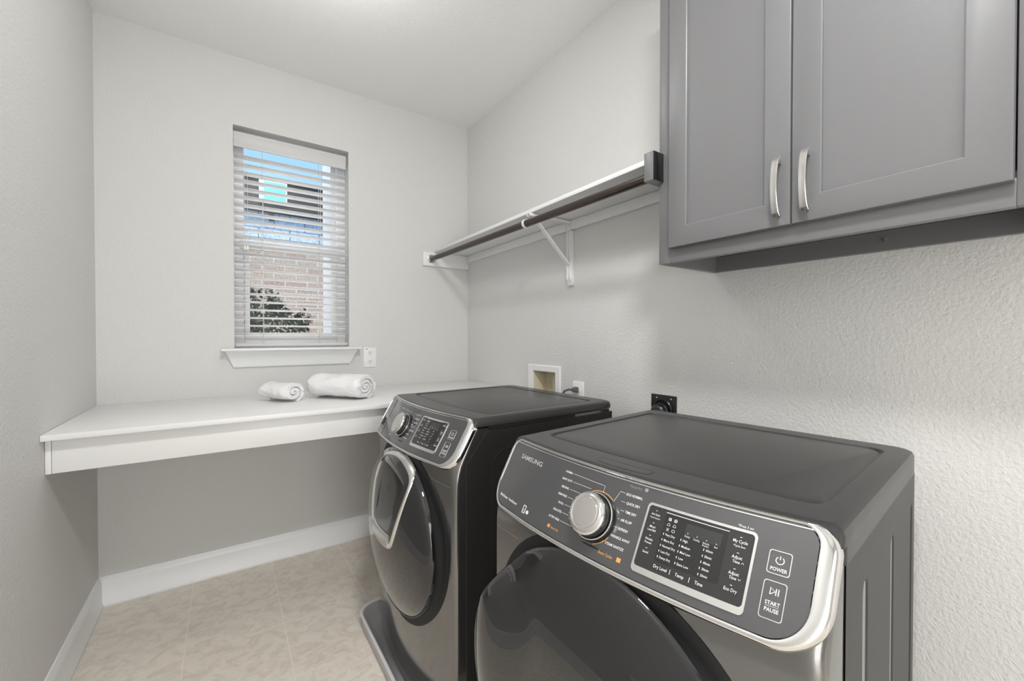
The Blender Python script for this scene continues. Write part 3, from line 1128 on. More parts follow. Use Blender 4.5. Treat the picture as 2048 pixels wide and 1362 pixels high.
def machine(kind, name, label, cat, loc, rz):
    T = thing(name, label, cat, loc, rz)
    zb0 = 0.02
    # cabinet body
    N = None
    bm = bmesh.new()
    loops = [outline(z, a_, rc=c_) for z, a_, c_ in ((zb0, slope(zb0), 0.02), (0.25, slope(0.25), 0.02), (0.5, slope(0.5), 0.02), (0.75, slope(0.75), 0.02), (0.80, slope(0.80), 0.022), (0.825, slope(0.8), 0.028), (0.838, slope(0.8) + 0.002, 0.034), (0.848, slope(0.848) + 0.004, 0.036), (0.88, slope(0.88) + 0.002, 0.034), (0.92, slope(0.92), 0.03), (0.96, slope(0.96), 0.03))]
    loft(bm, loops, cap0=True, cap1=True)
    # four levelling feet
    body = mk('cabinet_body', bm, m_body, T, angle=25)
    for sx in (0.05, 0.55):
        for sy in (-0.29, 0.29):
            bm = bmesh.new()
            lathe(bm, [(0.022, 0), (0.022, 0.008), (0.012, 0.012), (0.012, 0.03)], 18, Matrix.Translation((sx, sy, 0)))
            mk('foot', bm, m_black, T)
    # side panels, a hair proud of the body, each with pressed vertical ribs
    for s in (-1, 1):
        bm = bmesh.new()
        a0 = 0.012 if kind == 'dryer' else -0.040
        a1 = DEP + 0.001
        ztop = 0.9365 if kind == 'dryer' else 0.950
        zbot = 0.03
        y_in, y_out = s * (W2 - 0.004), s * (W2 + 0.0016)
        if kind == 'dryer':
            ribs = [(0.115, 0.150), (0.345, 0.375), (0.575, 0.600)]
            na, nz_ = 130, 60
            cols = [a0 + (a1 - a0) * i / na for i in range(na + 1)]
            rows_ = [zbot + (ztop - zbot) * (j / nz_) for j in range(nz_ + 1)] + []
            rows_ = sorted(set([round(z, 5) for z in rows_] + [0.868, 0.874, 0.88, 0.886]))
            V = []
            for z in rows_:
                row = []
                for a in cols:
                    dpt = 0
                    for ra, rb_ in ribs:
                        c_, h_ = (ra + rb_) / 2, (rb_ - ra) / 2
                        zt = 0.872
                        q = abs(a - c_)
                        if z > zt - h_:
                            q = math.hypot(a - c_, z - (zt - h_))
                        e = max(0, min(1, (h_ - q) / (h_ * 0.75)))
                        e = e * e * (3 - 2 * e)
                        dpt = max(dpt, e * 0.006)
                    row.append(bm.verts.new((a, y_out - s * dpt, z)))
                V.append(row)
            for j in range(len(V) - 1):
                for i in range(na):
                    bm.faces.new([V[j][i], V[j][i + 1], V[j + 1][i + 1], V[j + 1][i]])
            mk('side_panel', bm, m_side, T, angle=60)
        else:
            poly = [(a0, zbot), (a0, 0.852), (0.036, ztop), (a1, ztop), (a1, zbot)]
            ins = 0.0015
            loft(bm, [[(a, y_in, z) for a, z in poly], [(a, y_out - s * 0.0008, z) for a, z in poly],
                      [(min(max(a, a0 + ins), a1 - ins), y_out, min(max(z, zbot + ins), ztop - ins)) for a, z in poly]], cap1=True)
            sp = mk('side_panel', bm, m_side, T, angle=20)
            # pressed hand-hold
            bm = bmesh.new()
            lp0 = rrect(0.055, 0.52, 0.30, 0.885, 0.06)
            lp1 = rrect(0.061, 0.514, 0.306, 0.879, 0.055)
            loft(bm, [[(p[0], y_out + s * 0.0002, p[1]) for p in lp0], [(p[0], y_out + s * 0.0018, p[1]) for p in rrect(0.058, 0.517, 0.303, 0.882, 0.058)],
                      [(p[0], y_out + s * 0.0002, p[1]) for p in lp1]])
            mk('pressed_bead', bm, m_side, sp, angle=60)
            bm = bmesh.new()
            yy0, yy1 = sorted((y_out - s * 0.0005, y_out + s * 0.0012))
            box(bm, 0.044, 0.425, yy0, yy1, 0.9515, 0.9640)
            mk('lid_gap', bm, m_blackmat, T, smooth=False)
    # thin seams across the front shell, either side of the door
    for sgn in ((1,) if kind == 'dryer' else (-1,)):
        bm = bmesh.new()
        L_ = []
        for k in range(13):
            b_ = sgn * (0.225 + 0.10 * k / 12)
            z = 0.792 - 0.006 * k / 12
            a = slope(z) - BUL * (1 - (b_ / W2) ** 2) - 0.0006
            L_.append(((a, b_, z + 0.0006), (a, b_, z - 0.0006)))
        vv = [[bm.verts.new(q) for q in p] for p in L_]
        for p, q in zip(vv[:-1], vv[1:]):
            bm.faces.new([p[0], q[0], q[1], p[1]])
        mk('front_seam', bm, m_silver, body, smooth=False)
    # lid
    bm = bmesh.new()
    wL, zl = W2 + 0.0035, (0.9385 if kind == 'dryer' else 0.9645)
    s1 = [outline(zl, -0.6 * (TOP - 0.965) + 0.016, w=wL, D=DEP + 0.008, rc=0.012, rb=0.03),
          outline(0.966, -0.6 * (TOP - 0.966) + 0.016, w=wL, D=DEP + 0.008, rc=0.012, rb=0.03),
          outline(0.9665, -0.6 * (TOP - 0.9665), w=wL, D=DEP + 0.008, rc=0.012, rb=0.03),
          outline(0.978, -0.6 * (TOP - 0.978), w=wL, D=DEP + 0.008, rc=0.012, rb=0.03),
          outline(0.9865, -0.6 * (TOP - 0.978) + 0.001, w=wL, D=DEP + 0.008, rc=0.012, rb=0.03, ins=0.003),
          outline(0.9905, -0.6 * (TOP - 0.978) + 0.002, w=wL, D=DEP + 0.008, rc=0.012, rb=0.03, ins=0.009),
          outline(0.9915, -0.6 * (TOP - 0.978) + 0.003, w=wL, D=DEP + 0.008, rc=0.012, rb=0.03, ins=0.016)]
    vl = loft(bm, s1, cap0=True)
    N = 480
    cx, cy = 0.31, 0.0
    top = by_angle(s1[-1], N, cx, cy)

    def rl(ins, z):
        p = rrect(0.066 + ins, 0.572 - ins, -0.306 + ins, 0.306 - ins, 0.03)
        # slightly bowed front edge
        q = []
        for (a, b_) in p:
            f = max(0, 1 - (a - 0.066) / 0.12)
            q.append((a - 0.020 * f * (1 - (b_ / 0.306) ** 2), b_, z))
        return by_angle(q, N, cx, cy)
    lps = [top, rl(0, 0.9915), rl(0.0015, 0.9885), rl(0.004, 0.9865), rl(0.0065, 0.9865), rl(0.010, 0.9895), rl(0.013, 0.9903)]
    n_ = min(len(l) for l in lps)
    loft(bm, lps, cap1=True)
    bmesh.ops.remove_doubles(bm, verts=bm.verts[:], dist=0.00001)
    mk('top_lid', bm, m_lid, T, angle=28)
    if kind == 'dryer':
        bm = bmesh.new()
        ro_ = rrect(-0.012, 0.020, -0.052, 0.078, 0.010)
        ri_ = rrect(-0.0108, 0.0188, -0.0508, 0.0768, 0.009)
        rj_ = rrect(-0.009, 0.017, -0.049, 0.075, 0.008)
        bow = lambda l_, z: [(a - 0.012 * (1 - ((b_ - 0.013) / 0.065) ** 2) * 0.5, b_, z) for a, b_ in l_]
        loft(bm, [bow(ro_, 0.9913), bow(ro_, 0.9919), bow(ri_, 0.9919), bow(ri_, 0.9912), bow(rj_, 0.9912), bow(rj_, 0.9918)], cap1=True)
        mk('filter_cover', bm, m_lid, T, angle=20)
    # control panel
    bm = bmesh.new()
    plate(bm, -0.325, 0.327, 0.8505, 0.9835, (0.020, 0.022, 0.045, 0.045), 0.006, base=-0.018)
    panel = mk('control_panel', bm, m_panel, T, angle=40)
    # chrome surround
    bm = bmesh.new()
    RI = (0.020, 0.022, 0.045, 0.045)
    Ls = [(rrect(-0.325, 0.327, 0.8505, 0.9835, RI), 0.003), (rrect(-0.3265, 0.3285, 0.8493, 0.985, (0.021, 0.023, 0.046, 0.046)), 0.0075),
          (rrect(-0.331, 0.331, 0.8472, 0.9870, (0.024, 0.026, 0.050, 0.048)), 0.0085), (rrect(-0.341, 0.337, 0.8438, 0.9885, (0.028, 0.030, 0.056, 0.052)), 0.0065),
          (rrect(-0.3475, 0.343, 0.8415, 0.9895, (0.03, 0.032, 0.060, 0.056)), 0.001), (rrect(-0.3480, 0.3455, 0.8405, 0.9900, (0.03, 0.032, 0.060, 0.056)), -0.013)]
    loft(bm, [[mapP(p[0], p[1], o_) for p in l_] for l_, o_ in Ls])
    mk('panel_trim', bm, m_chrome, T, angle=50, label='bright chrome surround')
    # second fine highlight line at the top of the panel
    bm = bmesh.new()
    loops = []
    for k in range(41):
        b_ = -0.318 + 0.638 * k / 40
        loops.append([mapP(b_, 0.9795, 0.0055), mapP(b_, 0.9800, 0.0072), mapP(b_, 0.9815, 0.0072), mapP(b_, 0.9820, 0.0055)])
    loft(bm, loops, cap0=True, cap1=True)
    mk('highlight_line', bm, m_chrome, panel)
    O = 0.0064
    # dial
    db, dz = (0.0125, 0.910) if kind == 'dryer' else (0.030, 0.914)
    F = panel_frame(db, dz)
    bm = bmesh.new()
    lathe(bm, [(0.0455, 0.004), (0.0455, 0.009), (0.044, 0.0125), (0.042, 0.0135), (0.0405, 0.012), (0.038, 0.012), (0.038, 0.016), (0.034, 0.020)], 72, F)
    dial = mk('dial_base', bm, m_black, T)
    bm = bmesh.new()
    lathe(bm, [(0.0435, 0.0115), (0.0435, 0.0140), (0.0415, 0.0145), (0.0405, 0.0135), (0.0405, 0.0125)], 72, F, cap=False)
    mk('dial_ring', bm, m_chrome, dial)
    bm = bmesh.new()
    lathe(bm, [(0.0345, 0.012), (0.035, 0.024), (0.0385, 0.028), (0.0398, 0.032), (0.0388, 0.0355), (0.0325, 0.0395), (0.0292, 0.0402), (0.0284, 0.0394), (0.0276, 0.0394), (0.0269, 0.0402), (0.0268, 0.0403)], 84, F, cap=False)
    mk('dial_grip', bm, m_chrome, dial, angle=60)
    bm = bmesh.new()
    lathe(bm, [(0.0270, 0.0387), (0.0270, 0.0402), (0.021, 0.0406), (0.010, 0.0409), (0.002, 0.0409)], 64, F)
    capo = mk('dial_cap', bm, m_knobcap, dial)
    # printing round the dial
    bm = bmesh.new()
    lb0 = 0.020 if kind == 'dryer' else 0.034
    if kind == 'dryer':
        left = ['NORMAL', 'HEAVY DUTY', 'BEDDING', 'PERM PRESS', 'WOOL', 'DELICATES', 'ACTIVE WEAR']
        right = ['ECO NORMAL', 'QUICK DRY', 'TIME DRY', 'AIR FLUFF', 'REFRESH', 'WRINKLE AWAY', 'STEAM SANITIZE']
    else:
        left = ['NORMAL', 'HEAVY DUTY', 'BEDDING', 'PERM PRESS', 'TOWELS', 'WOOL', 'DELICATES']
        right = ['QUICK WASH', 'SUPER SPEED', 'RINSE + SPIN', 'SPIN ONLY', 'ACTIVE WEAR', 'SANITIZE', 'SELF CLEAN']
    for i, s in enumerate(left):
        z = 0.961 - 0.0137 * i
        e_b = lb0 + [0.070, 0.072, 0.074, 0.072, 0.074, 0.072, 0.070][i] + (0.008 if i == 0 else 0)
        ang_ = R([88, 122, 143, 160, 178, 198, 216][i])
        text(bm, s, e_b, z, 0.0062, 'RIGHT', O, bold=0.012, xs=0.80)
        rr_ = 0.047
        pb_, pz_ = db - rr_ * math.cos(ang_), dz + rr_ * math.sin(ang_) * 0.857
        if i == 0:
            stroke(bm, [(e_b - 0.0025, z + 0.002), (pb_, z + 0.0005), (pb_, pz_)], 0.0006, O)
        else:
            stroke(bm, [(e_b - 0.0025, z + 0.002), (pb_ + 0.002, z + 0.002)], 0.0006, O)
    for i, s in enumerate(right):
        z = 0.9585 - 0.0132 * i
        e_b = lb0 - [0.058, 0.063, 0.066, 0.062, 0.062, 0.052, 0.046][i]
        ang_ = R([52, 24, 5, -14, -30, -46, -62][i])
        text(bm, s, e_b, z, 0.0064, 'LEFT', O, bold=0.012, xs=0.80)
        rr_ = 0.048
        pb_, pz_ = db - rr_ * math.cos(ang_), dz + rr_ * math.sin(ang_) * 0.857
        if i == 0:
            stroke(bm, [(e_b + 0.0025, z + 0.002), (pb_ - 0.008, z + 0.003), (pb_, pz_)], 0.0006, O)
        else:
            stroke(bm, [(e_b + 0.0025, z + 0.002), (pb_ - 0.001, z + 0.002)], 0.0006, O)
    mk('cycle_lettering', bm, m_ink, panel, smooth=False)
    # orange arcs and steam lettering
    if kind == 'dryer':
        bm = bmesh.new()
        arc = lambda a0, a1: [(db - 0.0480 * math.cos(R(a0 + (a1 - a0) * k / 40)), dz + 0.0480 * 0.857 * math.sin(R(a0 + (a1 - a0) * k / 40))) for k in range(41)]
        stroke(bm, arc(55, 222), 0.0016, O)
        stroke(bm, arc(-72, -30), 0.0016, O)
        text(bm, 'Sensor Dry', 0.106, 0.8625, 0.0062, 'LEFT', O, bold=0.008, xs=0.78)
        plate(bm, 0.109, 0.1155, 0.862, 0.8675, 0.001, O, base=0.004)
        text(bm, 'Steam Cycles', -0.018, 0.863, 0.0070, 'LEFT', O, bold=0.008, xs=0.80)
        plate(bm, -0.0645, -0.0565, 0.8625, 0.8690, 0.001, O, base=0.004)
        mk('steam_lettering', bm, m_orange, panel, smooth=False, label='orange print and dial arcs')
        bm = bmesh.new()
        text(bm, 'Manual Dry', -0.040, 0.9725, 0.0062, 'LEFT', O, xs=0.85)
        plate(bm, -0.0765, -0.0705, 0.9725, 0.9775, 0.001, O, base=0.004)
        mk('manual_dry_lettering', bm, m_ink_grey, panel, smooth=False, label='faint grey print')
        bm = bmesh.new()
        text(bm, 'MultiSteam  VentSensor', 0.306, 0.8655, 0.0082, 'LEFT', O, bold=0.014, xs=0.95)
        ring(bm, (0.195, 0.205, 0.8600, 0.8745), (0.1965, 0.2035, 0.8613, 0.8732), 0.0015, 0.001, O, base=0.005)
        stroke(bm, [(0.2022, 0.8668), (0.1978, 0.8668)], 0.001, O)
        stroke(bm, [(0.2022, 0.8640), (0.1978, 0.8640)], 0.001, O)
        plate(bm, 0.183, 0.191, 0.8615, 0.8683, 0.0033, O, base=0.004)
        mk('feature_lettering', bm, m_ink, panel, smooth=False)
        bm = bmesh.new()
        text(bm, 'SAMSUNG', 0.283, 0.9520, 0.0148, 'LEFT', O, bold=0.022, xs=1.28)
        mk('brand_lettering', bm, m_brand, panel, smooth=False)
    else:
        bm = bmesh.new()
        loops = []
        for k in range(9):
            z = 0.851 + 0.132 * k / 8
            bb = 0.222 + 0.03 * k / 8
            loops.append([mapP(bb - 0.0009, z, 0.0058), mapP(bb - 0.0009, z, 0.0066), mapP(bb + 0.0009, z, 0.0066), mapP(bb + 0.0009, z, 0.0058)])
        loft(bm, loops, cap0=True, cap1=True)
        mk('drawer_seam', bm, m_blackmat, panel)
        bm = bmesh.new()
        plate(bm, 0.262, 0.300, 0.876, 0.903, 0.006, 0.0068, base=0.004)
        mk('drawer_grip', bm, m_blackmat, panel)
        bm = bmesh.new()
        text(bm, 'SAMSUNG', 0.318, 0.9620, 0.0085, 'LEFT', O, bold=0.02, xs=1.1)
        mk('brand_lettering', bm, m_brand, panel, smooth=False)
        bm = bmesh.new()
        text(bm, 'VRT', 0.130, 0.8640, 0.009, 'LEFT', O, bold=0.02)
        mk('feature_lettering', bm, m_ink, panel, smooth=False)
    # display module
    f0, f1, g0, g1 = (-0.2555, -0.0855, 0.8615, 0.9600)
    if kind == 'washer':
        f0, f1, g0, g1 = (-0.2420, -0.0800, 0.8690, 0.9640)
    bm = bmesh.new()
    ring(bm, (f0, f1, g0, g1), (f0 + 0.0035, f1 - 0.0035, g0 + 0.0085, g1 - 0.0035), 0.007, 0.005, 0.0085, base=0.004)
    bez = mk('display_bezel', bm, m_silver, panel, angle=30, label='bright silver rim')
    bm = bmesh.new()
    plate(bm, f0 + 0.003, f1 - 0.003, g0 + 0.008, g1 - 0.003, 0.005, 0.0070, base=0.004)
    touch = mk('touch_panel', bm, m_button, panel, angle=30)
    ob, oz = f1 + 0.0855, g0 - 0.8615   # offset of printing relative to the dryer layout
    S = lambda b_, z: (b_ + ob, z + oz)
    bm = bmesh.new()
    a_, c_ = S(-0.2165, 0.8860), S(-0.1200, 0.9505)
    plate(bm, a_[0], c_[0], a_[1], c_[1], 0.001, 0.0078, base=0.006)
    mk('display_window', bm, m_screen, touch, angle=30)
    bm = bmesh.new()
    a_, c_ = S(-0.2100, 0.9300), S(-0.1560, 0.9465)
    plate(bm, a_[0], c_[0], a_[1], c_[1], 0.001, 0.0081, base=0.006)
    mk('digit_display', bm, m_lcd, touch, angle=30)
    bm = bmesh.new()
    O2 = 0.0085

    def tx(s, b_, z, size, align='LEFT', bold=0.006, xs=0.82):
        p = S(b_, z)
        text(bm, s, p[0], p[1], size, align, O2, bold=bold, xs=xs)

    def dash(b_, z, w=0.003, h=0.0008):
        p = S(b_, z)
        stroke(bm, [(p[0] + w / 2, p[1]), (p[0] - w / 2, p[1])], h, O2)
    if kind == 'dryer':
        c1 = ['Very Dry', 'More Dry', 'Normal Dry', 'Less Dry', 'Damp Dry']
        c2 = ['High', 'Medium', 'Med Low', 'Low', 'Extra Low']
        c3 = ['60min', '50min', '40min', '30min', '20min']
        lb = [('Anti Static', '*Smart Control'), ('Mixed', 'Load Bell'), ('Wrinkle', 'Prevent'), ('Sound', '')]
        rbs = [('My Cycle', '*Cycle Save'), ('Adjust', 'Time'), ('Adjust', 'Time'), ('Eco Dry', '')]
        bt = ['Dry Level', 'Temp', 'Time']
        st = [('Drying', ''), ('Cooling', ''), ('Wrinkle', 'Prevent'), ('End', '')]
    else:
        c1 = ['Extra Hot', 'Hot', 'Warm', 'Eco Warm', 'Cold']
        c2 = ['High', 'Medium', 'Med Low', 'Low', 'No Spin']
        c3 = ['5', '4', '3', '2', '1']
        lb = [('Extra Rinse', ''), ('Pre Wash', ''), ('Steam', ''), ('Sound', '')]
        rbs = [('My Cycle', ''), ('Delay', 'End'), ('Eco', 'Cold'), ('Options', '')]
        bt = ['Temp', 'Spin', 'Soil']
        st = [('Wash', ''), ('Rinse', ''), ('Spin', ''), ('End', '')]
    for i in range(5):
        z = 0.9215 - 0.0078 * i
        for s, bb in ((c1[i], -0.1270), (c2[i], -0.1560), (c3[i], -0.1920)):
            zz_ = z if bb != -0.1920 else z - 0.0025
            p = S(bb + 0.0030, zz_ + 0.0015)
            stroke(bm, [(p[0], p[1] - 0.0014), (p[0], p[1] + 0.0014)], 0.0011, O2)
            tx(s, bb, zz_, 0.0052)
    for i, (s1_, s2_) in enumerate(st):
        bb = -0.1610 - 0.0145 * i
        zi = 0.9285 - 0.0006 * i
        tx(s1_, bb, zi, 0.0037, 'CENTER')
        if s2_:
            tx(s2_, bb, zi - 0.003, 0.0037, 'CENTER')
        tx('>', bb, zi + 0.0038, 0.0045, 'CENTER')
    # small pictograms in the display
    for i in range(3):
        for j in range(2):
            p = S(-0.1285 - 0.0095 * j, 0.9445 - 0.0072 * i)
            k_ = (i, j)
            if i == 0:
                ring(bm, (p[0] - 0.0022, p[0] + 0.0022, p[1] - 0.0020, p[1] + 0.0020), (p[0] - 0.0015, p[0] + 0.0015, p[1] - 0.0013, p[1] + 0.0013), 0.0005, 0.0003, O2, base=0.0080)
                stroke(bm, [(p[0] - 0.0012, p[1]), (p[0] + 0.0012, p[1])], 0.0007, O2)
            elif i == 1:
                stroke(bm, [(p[0] + 0.0022, p[1] - 0.0017), (p[0] + 0.0022, p[1]), (p[0], p[1] + 0.002), (p[0] - 0.0022, p[1]), (p[0] - 0.0022, p[1] - 0.0017), (p[0] + 0.0022, p[1] - 0.0017)], 0.0006, O2)
            elif j == 0:
                stroke(bm, [(p[0] + 0.002, p[1] + 0.002), (p[0] - 0.002, p[1] - 0.002)], 0.0007, O2)
                stroke(bm, [(p[0] - 0.002, p[1] + 0.002), (p[0] + 0.002, p[1] - 0.002)], 0.0007, O2)
            else:
                stroke(bm, [(p[0] + 0.0024 * math.cos(a), p[1] + 0.0018 * math.sin(a)) for a in [2 * PI * q / 14 for q in range(15)]], 0.0006, O2)
    for i, (s1_, s2_) in enumerate(lb):
        z = 0.9435 - 0.0178 * i
        dash(-0.1030, z + 0.0068)
        tx(s1_, -0.1030, z, 0.0052 if i else 0.0048, 'CENTER', xs=0.78)
        if s2_:
            tx(s2_, -0.1030, z - 0.0046, 0.0050 if i else 0.0036, 'CENTER', xs=0.78)
    for i, (s1_, s2_) in enumerate(rbs):
        z = 0.9420 - 0.0195 * i
        dash(-0.2345, z + 0.0072)
        tx(s1_, -0.2345, z, 0.0066, 'CENTER', xs=0.80)
        if s2_:
            tx(s2_, -0.2345, z - 0.0052, 0.0060 if i else 0.0042, 'CENTER', xs=0.80)
        if kind == 'dryer' and i in (1, 2):
            p = S(-0.2430, z - 0.0035)
            sg = 1 if i == 1 else -1
            stroke(bm, [(p[0] + 0.0018, p[1] - 0.001 * sg), (p[0], p[1] + 0.001 * sg), (p[0] - 0.0018, p[1] - 0.001 * sg)], 0.0006, O2)
    for i, s in enumerate(bt):
        tx(s, [-0.1330, -0.1640, -0.1930][i], 0.8765, 0.0070, 'CENTER', xs=0.82)
    for bb in (-0.1490, -0.1790):
        p = S(bb, 0.8785)
        stroke(bm, [(p[0], p[1] - 0.0032), (p[0], p[1] + 0.0032)], 0.0008, O2)
    p0, p1 = S(-0.1200, 0.9525), S(-0.2180, 0.9525)
    stroke(bm, [p0, p1], 0.0010, O2)
    mk('display_lettering', bm, m_ink, touch, smooth=False)
    # lettering just above the rim and on the rim
    if kind == 'dryer':
        bm = bmesh.new()
        text(bm, '*Press 3 sec', -0.2265, 0.9622, 0.0052, 'LEFT', O, bold=0.006, xs=0.82)
        mk('hint_lettering', bm, m_ink, panel, smooth=False)
    # power and start keys
    for nm, (k0, k1, h0, h1), lines in (('power_button', (-0.2990, -0.2715, 0.9190, 0.9465), 'P'), ('start_button', (-0.2990, -0.2715, 0.8690, 0.9115), 'S')):
        k0, k1, h0, h1 = k0 + (0.004 if kind == 'washer' else 0), k1 + (0.004 if kind == 'washer' else 0), h0, h1
        bm = bmesh.new()
        ring(bm, (k0, k1, h0, h1), (k0 + 0.0011, k1 - 0.0011, h0 + 0.001, h1 - 0.001), 0.0035, 0.003, 0.0072, base=0.004)
        ko = mk(nm, bm, m_chrome, panel, angle=30)
        bm = bmesh.new()
        cb = (k0 + k1) / 2
        if lines == 'P':
            cz = h0 + 0.0165
            stroke(bm, [(cb + 0.0048 * math.sin(a), cz + 0.0048 * 0.857 * math.cos(a)) for a in [R(35) + R(290) * q / 24 for q in range(25)]], 0.0011, O)
            stroke(bm, [(cb, cz + 0.0010), (cb, cz + 0.0052)], 0.0011, O)
            text(bm, 'POWER', cb, h0 + 0.0040, 0.0068, 'CENTER', O, bold=0.015, xs=0.85)
        else:
            cz = h0 + 0.031
            stroke(bm, [(cb + 0.0048, cz - 0.0038), (cb + 0.0048, cz + 0.0038), (cb - 0.0008, cz), (cb + 0.0048, cz - 0.0038)], 0.0011, O)
            stroke(bm, [(cb - 0.0020, cz - 0.0038), (cb - 0.0020, cz + 0.0038)], 0.0012, O)
            stroke(bm, [(cb - 0.0048, cz - 0.0038), (cb - 0.0048, cz + 0.0038)], 0.0012, O)
            text(bm, 'START', cb, h0 + 0.0160, 0.0070, 'CENTER', O, bold=0.015, xs=0.85)
            text(bm, 'PAUSE', cb, h0 + 0.0085, 0.0070, 'CENTER', O, bold=0.015, xs=0.85)
            stroke(bm, [(cb + 0.008, h0 + 0.0145), (cb - 0.008, h0 + 0.0145)], 0.0004, O)
        mk('key_lettering', bm, m_ink, ko, smooth=False)
    # door recess ring
    bm = bmesh.new()
    n = 120
    def circ(r, aoff, fixed=None):
        out = []
        for k in range(n):
            t_ = 2 * PI * k / n
            b_, z = r * math.cos(t_), DC + r * math.sin(t_)
            a = (slope(min(z, 0.835)) - BUL * (1 - (b_ / W2) ** 2) + aoff) if fixed is None else fixed
            out.append((a, b_, z))
        return out
    loft(bm, [circ(0.3185, 0.004), circ(0.3185, -0.002), circ(0.3140, -0.0035), circ(0.300, -0.003), circ(0.288, -0.006), circ(0.276, 0.0, -0.120)], cap1=False)
    mk('door_recess', bm, m_blackmat, T, angle=60)
    # domed door
    bm = bmesh.new()
    loops = []
    Rr = 0.296 if kind == 'dryer' else 0.291
    def dl(r, f=None, extra=0):
        out = []
        for k in range(n):
            t_ = 2 * PI * k / n
            b_, z = r * math.cos(t_), DC + r * math.sin(t_)
            a = door_a(b_ * 0.29 / Rr, DC + (z - DC) * 0.29 / Rr, kind) + extra if f is None else f
            out.append((a, b_, z))
        return out
    loops.append(dl(Rr - 0.020, -0.118))
    loops.append(dl(Rr - 0.002, -0.124))
    loops.append(dl(Rr, None, 0.004))
    loops.append(dl(Rr - 0.001, None, 0.0012))
    for q in [0.985, 0.97, 0.95, 0.925, 0.895, 0.86, 0.82, 0.77, 0.71, 0.64, 0.56, 0.47, 0.37, 0.26, 0.14, 0.04]:
        loops.append(dl(Rr * q))
    loft(bm, loops, cap0=True, cap1=True)
    door = mk('door', bm, m_gloss, T, angle=50)
    if kind == 'washer':
        # small add-a-sock hatch with chrome rim in the upper part of the door
        base = [(0.115, 0.800), (-0.030, 0.846), (-0.150, 0.806), (-0.182, 0.755), (-0.100, 0.545), (-0.060, 0.520), (0.070, 0.524), (0.118, 0.560)]
        P = base
        for _ in range(3):
            Q_ = []
            for i in range(len(P)):
                p, q = P[i], P[(i + 1) % len(P)]
                Q_ += [(p[0] * .75 + q[0] * .25, p[1] * .75 + q[1] * .25), (p[0] * .25 + q[0] * .75, p[1] * .25 + q[1] * .75)]
            P = Q_
        cb = sum(p[0] for p in P) / len(P)
        cz = sum(p[1] for p in P) / len(P)
        def hp(sc, off, add=0.0):
            out = []
            for p in P:
                d_ = math.hypot(p[0] - cb, p[1] - cz)
                f = (d_ + sc) / d_
                b_, z = cb + (p[0] - cb) * f, cz + (p[1] - cz) * f
                out.append((door_a(b_, z, kind) - off, b_, z))
            return out
        bm = bmesh.new()
        loft(bm, [hp(0.004, -0.002), hp(0.003, 0.004), hp(0.0, 0.0065), hp(-0.006, 0.0065), hp(-0.010, 0.003), hp(-0.010, 0.000)])
        mk('hatch_rim', bm, m_chrome, door, angle=60, label='chrome rim')
        bm = bmesh.new()
        loft(bm, [hp(-0.009, 0.0008), hp(-0.011, 0.0025), hp(-0.04, 0.0030), hp(-0.07, 0.003)], cap1=True)
        mk('hatch_glass', bm, m_glass_dark, door, angle=60, label='smoked glass pane')
        bm = bmesh.new()
        loops = []
        for k in range(17):
            b_ = -0.078 + 0.150 * k / 16
            row = []
            for z, of in ((0.533, 0.003), (0.534, 0.0095), (0.560, 0.0105), (0.572, 0.008), (0.573, 0.003)):
                zz_ = z + 0.012 * max(0, (b_ - 0.03) / 0.05)
                row.append((door_a(b_, zz_, kind) - of, b_, zz_))
            loops.append(row)
        loft(bm, loops, cap0=True, cap1=True)
        mk('hatch_handle', bm, m_silver, door, angle=40, label='silver pull bar')
    return T


machine('washer', 'washing_machine', 'dark grey front-loading washer standing in a drain pan, chrome-rimmed hatch in its door', 'washing machine', (0.640, 1.479, 0.004), R(1.47))
machine('dryer', 'tumble_dryer', 'nearest dark grey front-loading dryer with round silver dial and orange markings', 'dryer', (0.668, 0.554, 0.0), R(5.03))

# drain pan under the washer
t = thing('drain_pan', 'grey washer drain pan with pale rolled rim on the tiled floor', 'pan', (0.88, 1.49, 0.0))
bm = bmesh.new()
o_ = Vector(t.location)
def pr(i, z, r=0.075):
    return [(p[0] - o_.x, p[1] - o_.y, z) for p in rrect(0.475 + i, 1.275 - i, 1.085 + i, 1.900 - i, r)]
loft(bm, [pr(0.004, 0.0), pr(0.002, 0.052), pr(0.005, 0.054), pr(0.012, 0.046), pr(0.026, 0.014), pr(0.040, 0.0045), pr(0.055, 0.0035)], cap0=True, cap1=True)
mk('pan_tray', bm, m_pan, t, angle=50)
bm = bmesh.new()
loft(bm, [pr(0.005, 0.052), pr(-0.001, 0.052), pr(-0.004, 0.056), pr(-0.002, 0.060), pr(0.003, 0.061), pr(0.008, 0.058), pr(0.008, 0.053), pr(0.005, 0.052)])
mk('pan_rim', bm, m_panrim, t, angle=60)

# ------------------------------------------------------------------ outside the window
bm = bmesh.new(); box(bm, -6, 8, YB + 0.45, 14, -0.3, -0.1)
struct(mk('ground', bm, m_ground, smooth=False), 'dark mulch ground outside')
t = thing('neighbouring_house', 'neighbouring house of tan brick seen through the blind', 'house', (0.5, 5.3, -0.1))
o_ = Vector(t.location)
bm = bmesh.new(); box(bm, -3, 5, 5.2, 5.6, -0.1, 2.26)
mk('brick_wall', bm, m_brick, t, smooth=False).location = -o_
bm = bmesh.new(); box(bm, -3, 5, 5.21, 5.6, 2.26, 2.585)
mk('pale_wall_band', bm, m_palebrick, t, smooth=False).location = -o_
bm = bmesh.new()
box(bm, -3, 5, 5.10, 5.6, 2.585, 2.90)
for k in range(14):
    box(bm, -2.9 + k * 0.55, -2.86 + k * 0.55, 5.13, 5.20, 2.50, 2.585)
mk('eave_boards', bm, m_darkwood, t, smooth=False).location = -o_
bm = bmesh.new()
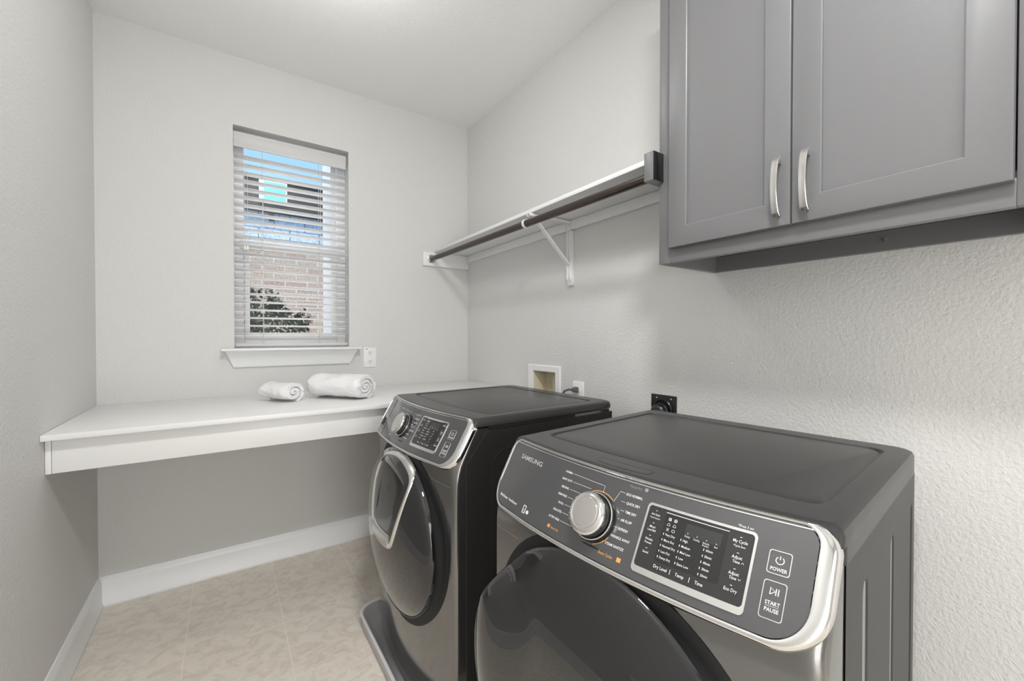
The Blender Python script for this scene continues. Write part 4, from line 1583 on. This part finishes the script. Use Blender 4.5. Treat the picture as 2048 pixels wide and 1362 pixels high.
vs = [bm.verts.new(Vector(p)) for p in [(-3.2, 5.08, 2.90), (5.2, 5.08, 2.90), (5.2, 9.0, 3.3), (-3.2, 9.0, 3.3), (-3.2, 5.08, 2.91), (5.2, 5.08, 2.91), (5.2, 9.0, 3.32), (-3.2, 9.0, 3.32)]]
for f in [(3, 2, 1, 0), (4, 5, 6, 7), (0, 1, 5, 4), (1, 2, 6, 5), (2, 3, 7, 6), (3, 0, 4, 7)]:
    bm.faces.new([vs[i] for i in f])
mk('roof', bm, m_roof, t, smooth=False).location = -o_
bm = bmesh.new()
box(bm, 0.30, 0.56, 5.07, 5.12, 2.66, 2.89, 0.004)
wo_ = mk('upper_window', bm, m_vinyl, t)
wo_.location = -o_
bm = bmesh.new(); box(bm, 0.345, 0.548, 5.062, 5.072, 2.675, 2.878)
mk('teal_pane', bm, m_teal, wo_, smooth=False)

t = thing('shrub', 'dark leafy shrub outside against the neighbouring brick wall', 'shrub', (0.16, 4.72, 0.02))
bm = bmesh.new()
for k in range(5200):
    u, v_, w_ = random.random(), random.random(), random.random()
    th = 2 * PI * u
    ph = math.acos(2 * v_ - 1)
    rr = 0.55 + 0.45 * w_ ** 0.4
    p = Vector((0.66 * math.sin(ph) * math.cos(th) * rr, 0.30 * math.sin(ph) * math.sin(th) * rr, 0.95 + 0.78 * math.cos(ph) * rr))
    p.x += 0.18 * noise.noise(p * 4)
    p.z += 0.15 * noise.noise(p * 5)
    d = Vector((random.uniform(-1, 1), random.uniform(-1, 1), random.uniform(-1, 1))).normalized() * 0.035
    e = d.cross(Vector((random.uniform(-1, 1), random.uniform(-1, 1), random.uniform(-1, 1)))).normalized() * 0.014
    vs = [bm.verts.new(q) for q in (p - d, p + e, p + d, p - e)]
    bm.faces.new(vs)
mk('foliage', bm, m_leaf, t, smooth=False)
bm = bmesh.new()
for k in range(9):
    a = 2 * PI * k / 9
    tube(bm, [(0.03 * math.cos(a), 0.03 * math.sin(a), 0), (0.12 * math.cos(a), 0.08 * math.sin(a), 0.5), (0.35 * math.cos(a), 0.15 * math.sin(a), 1.2)], [0.014, 0.010, 0.004], 6)
mk('stems', bm, m_stem, t)
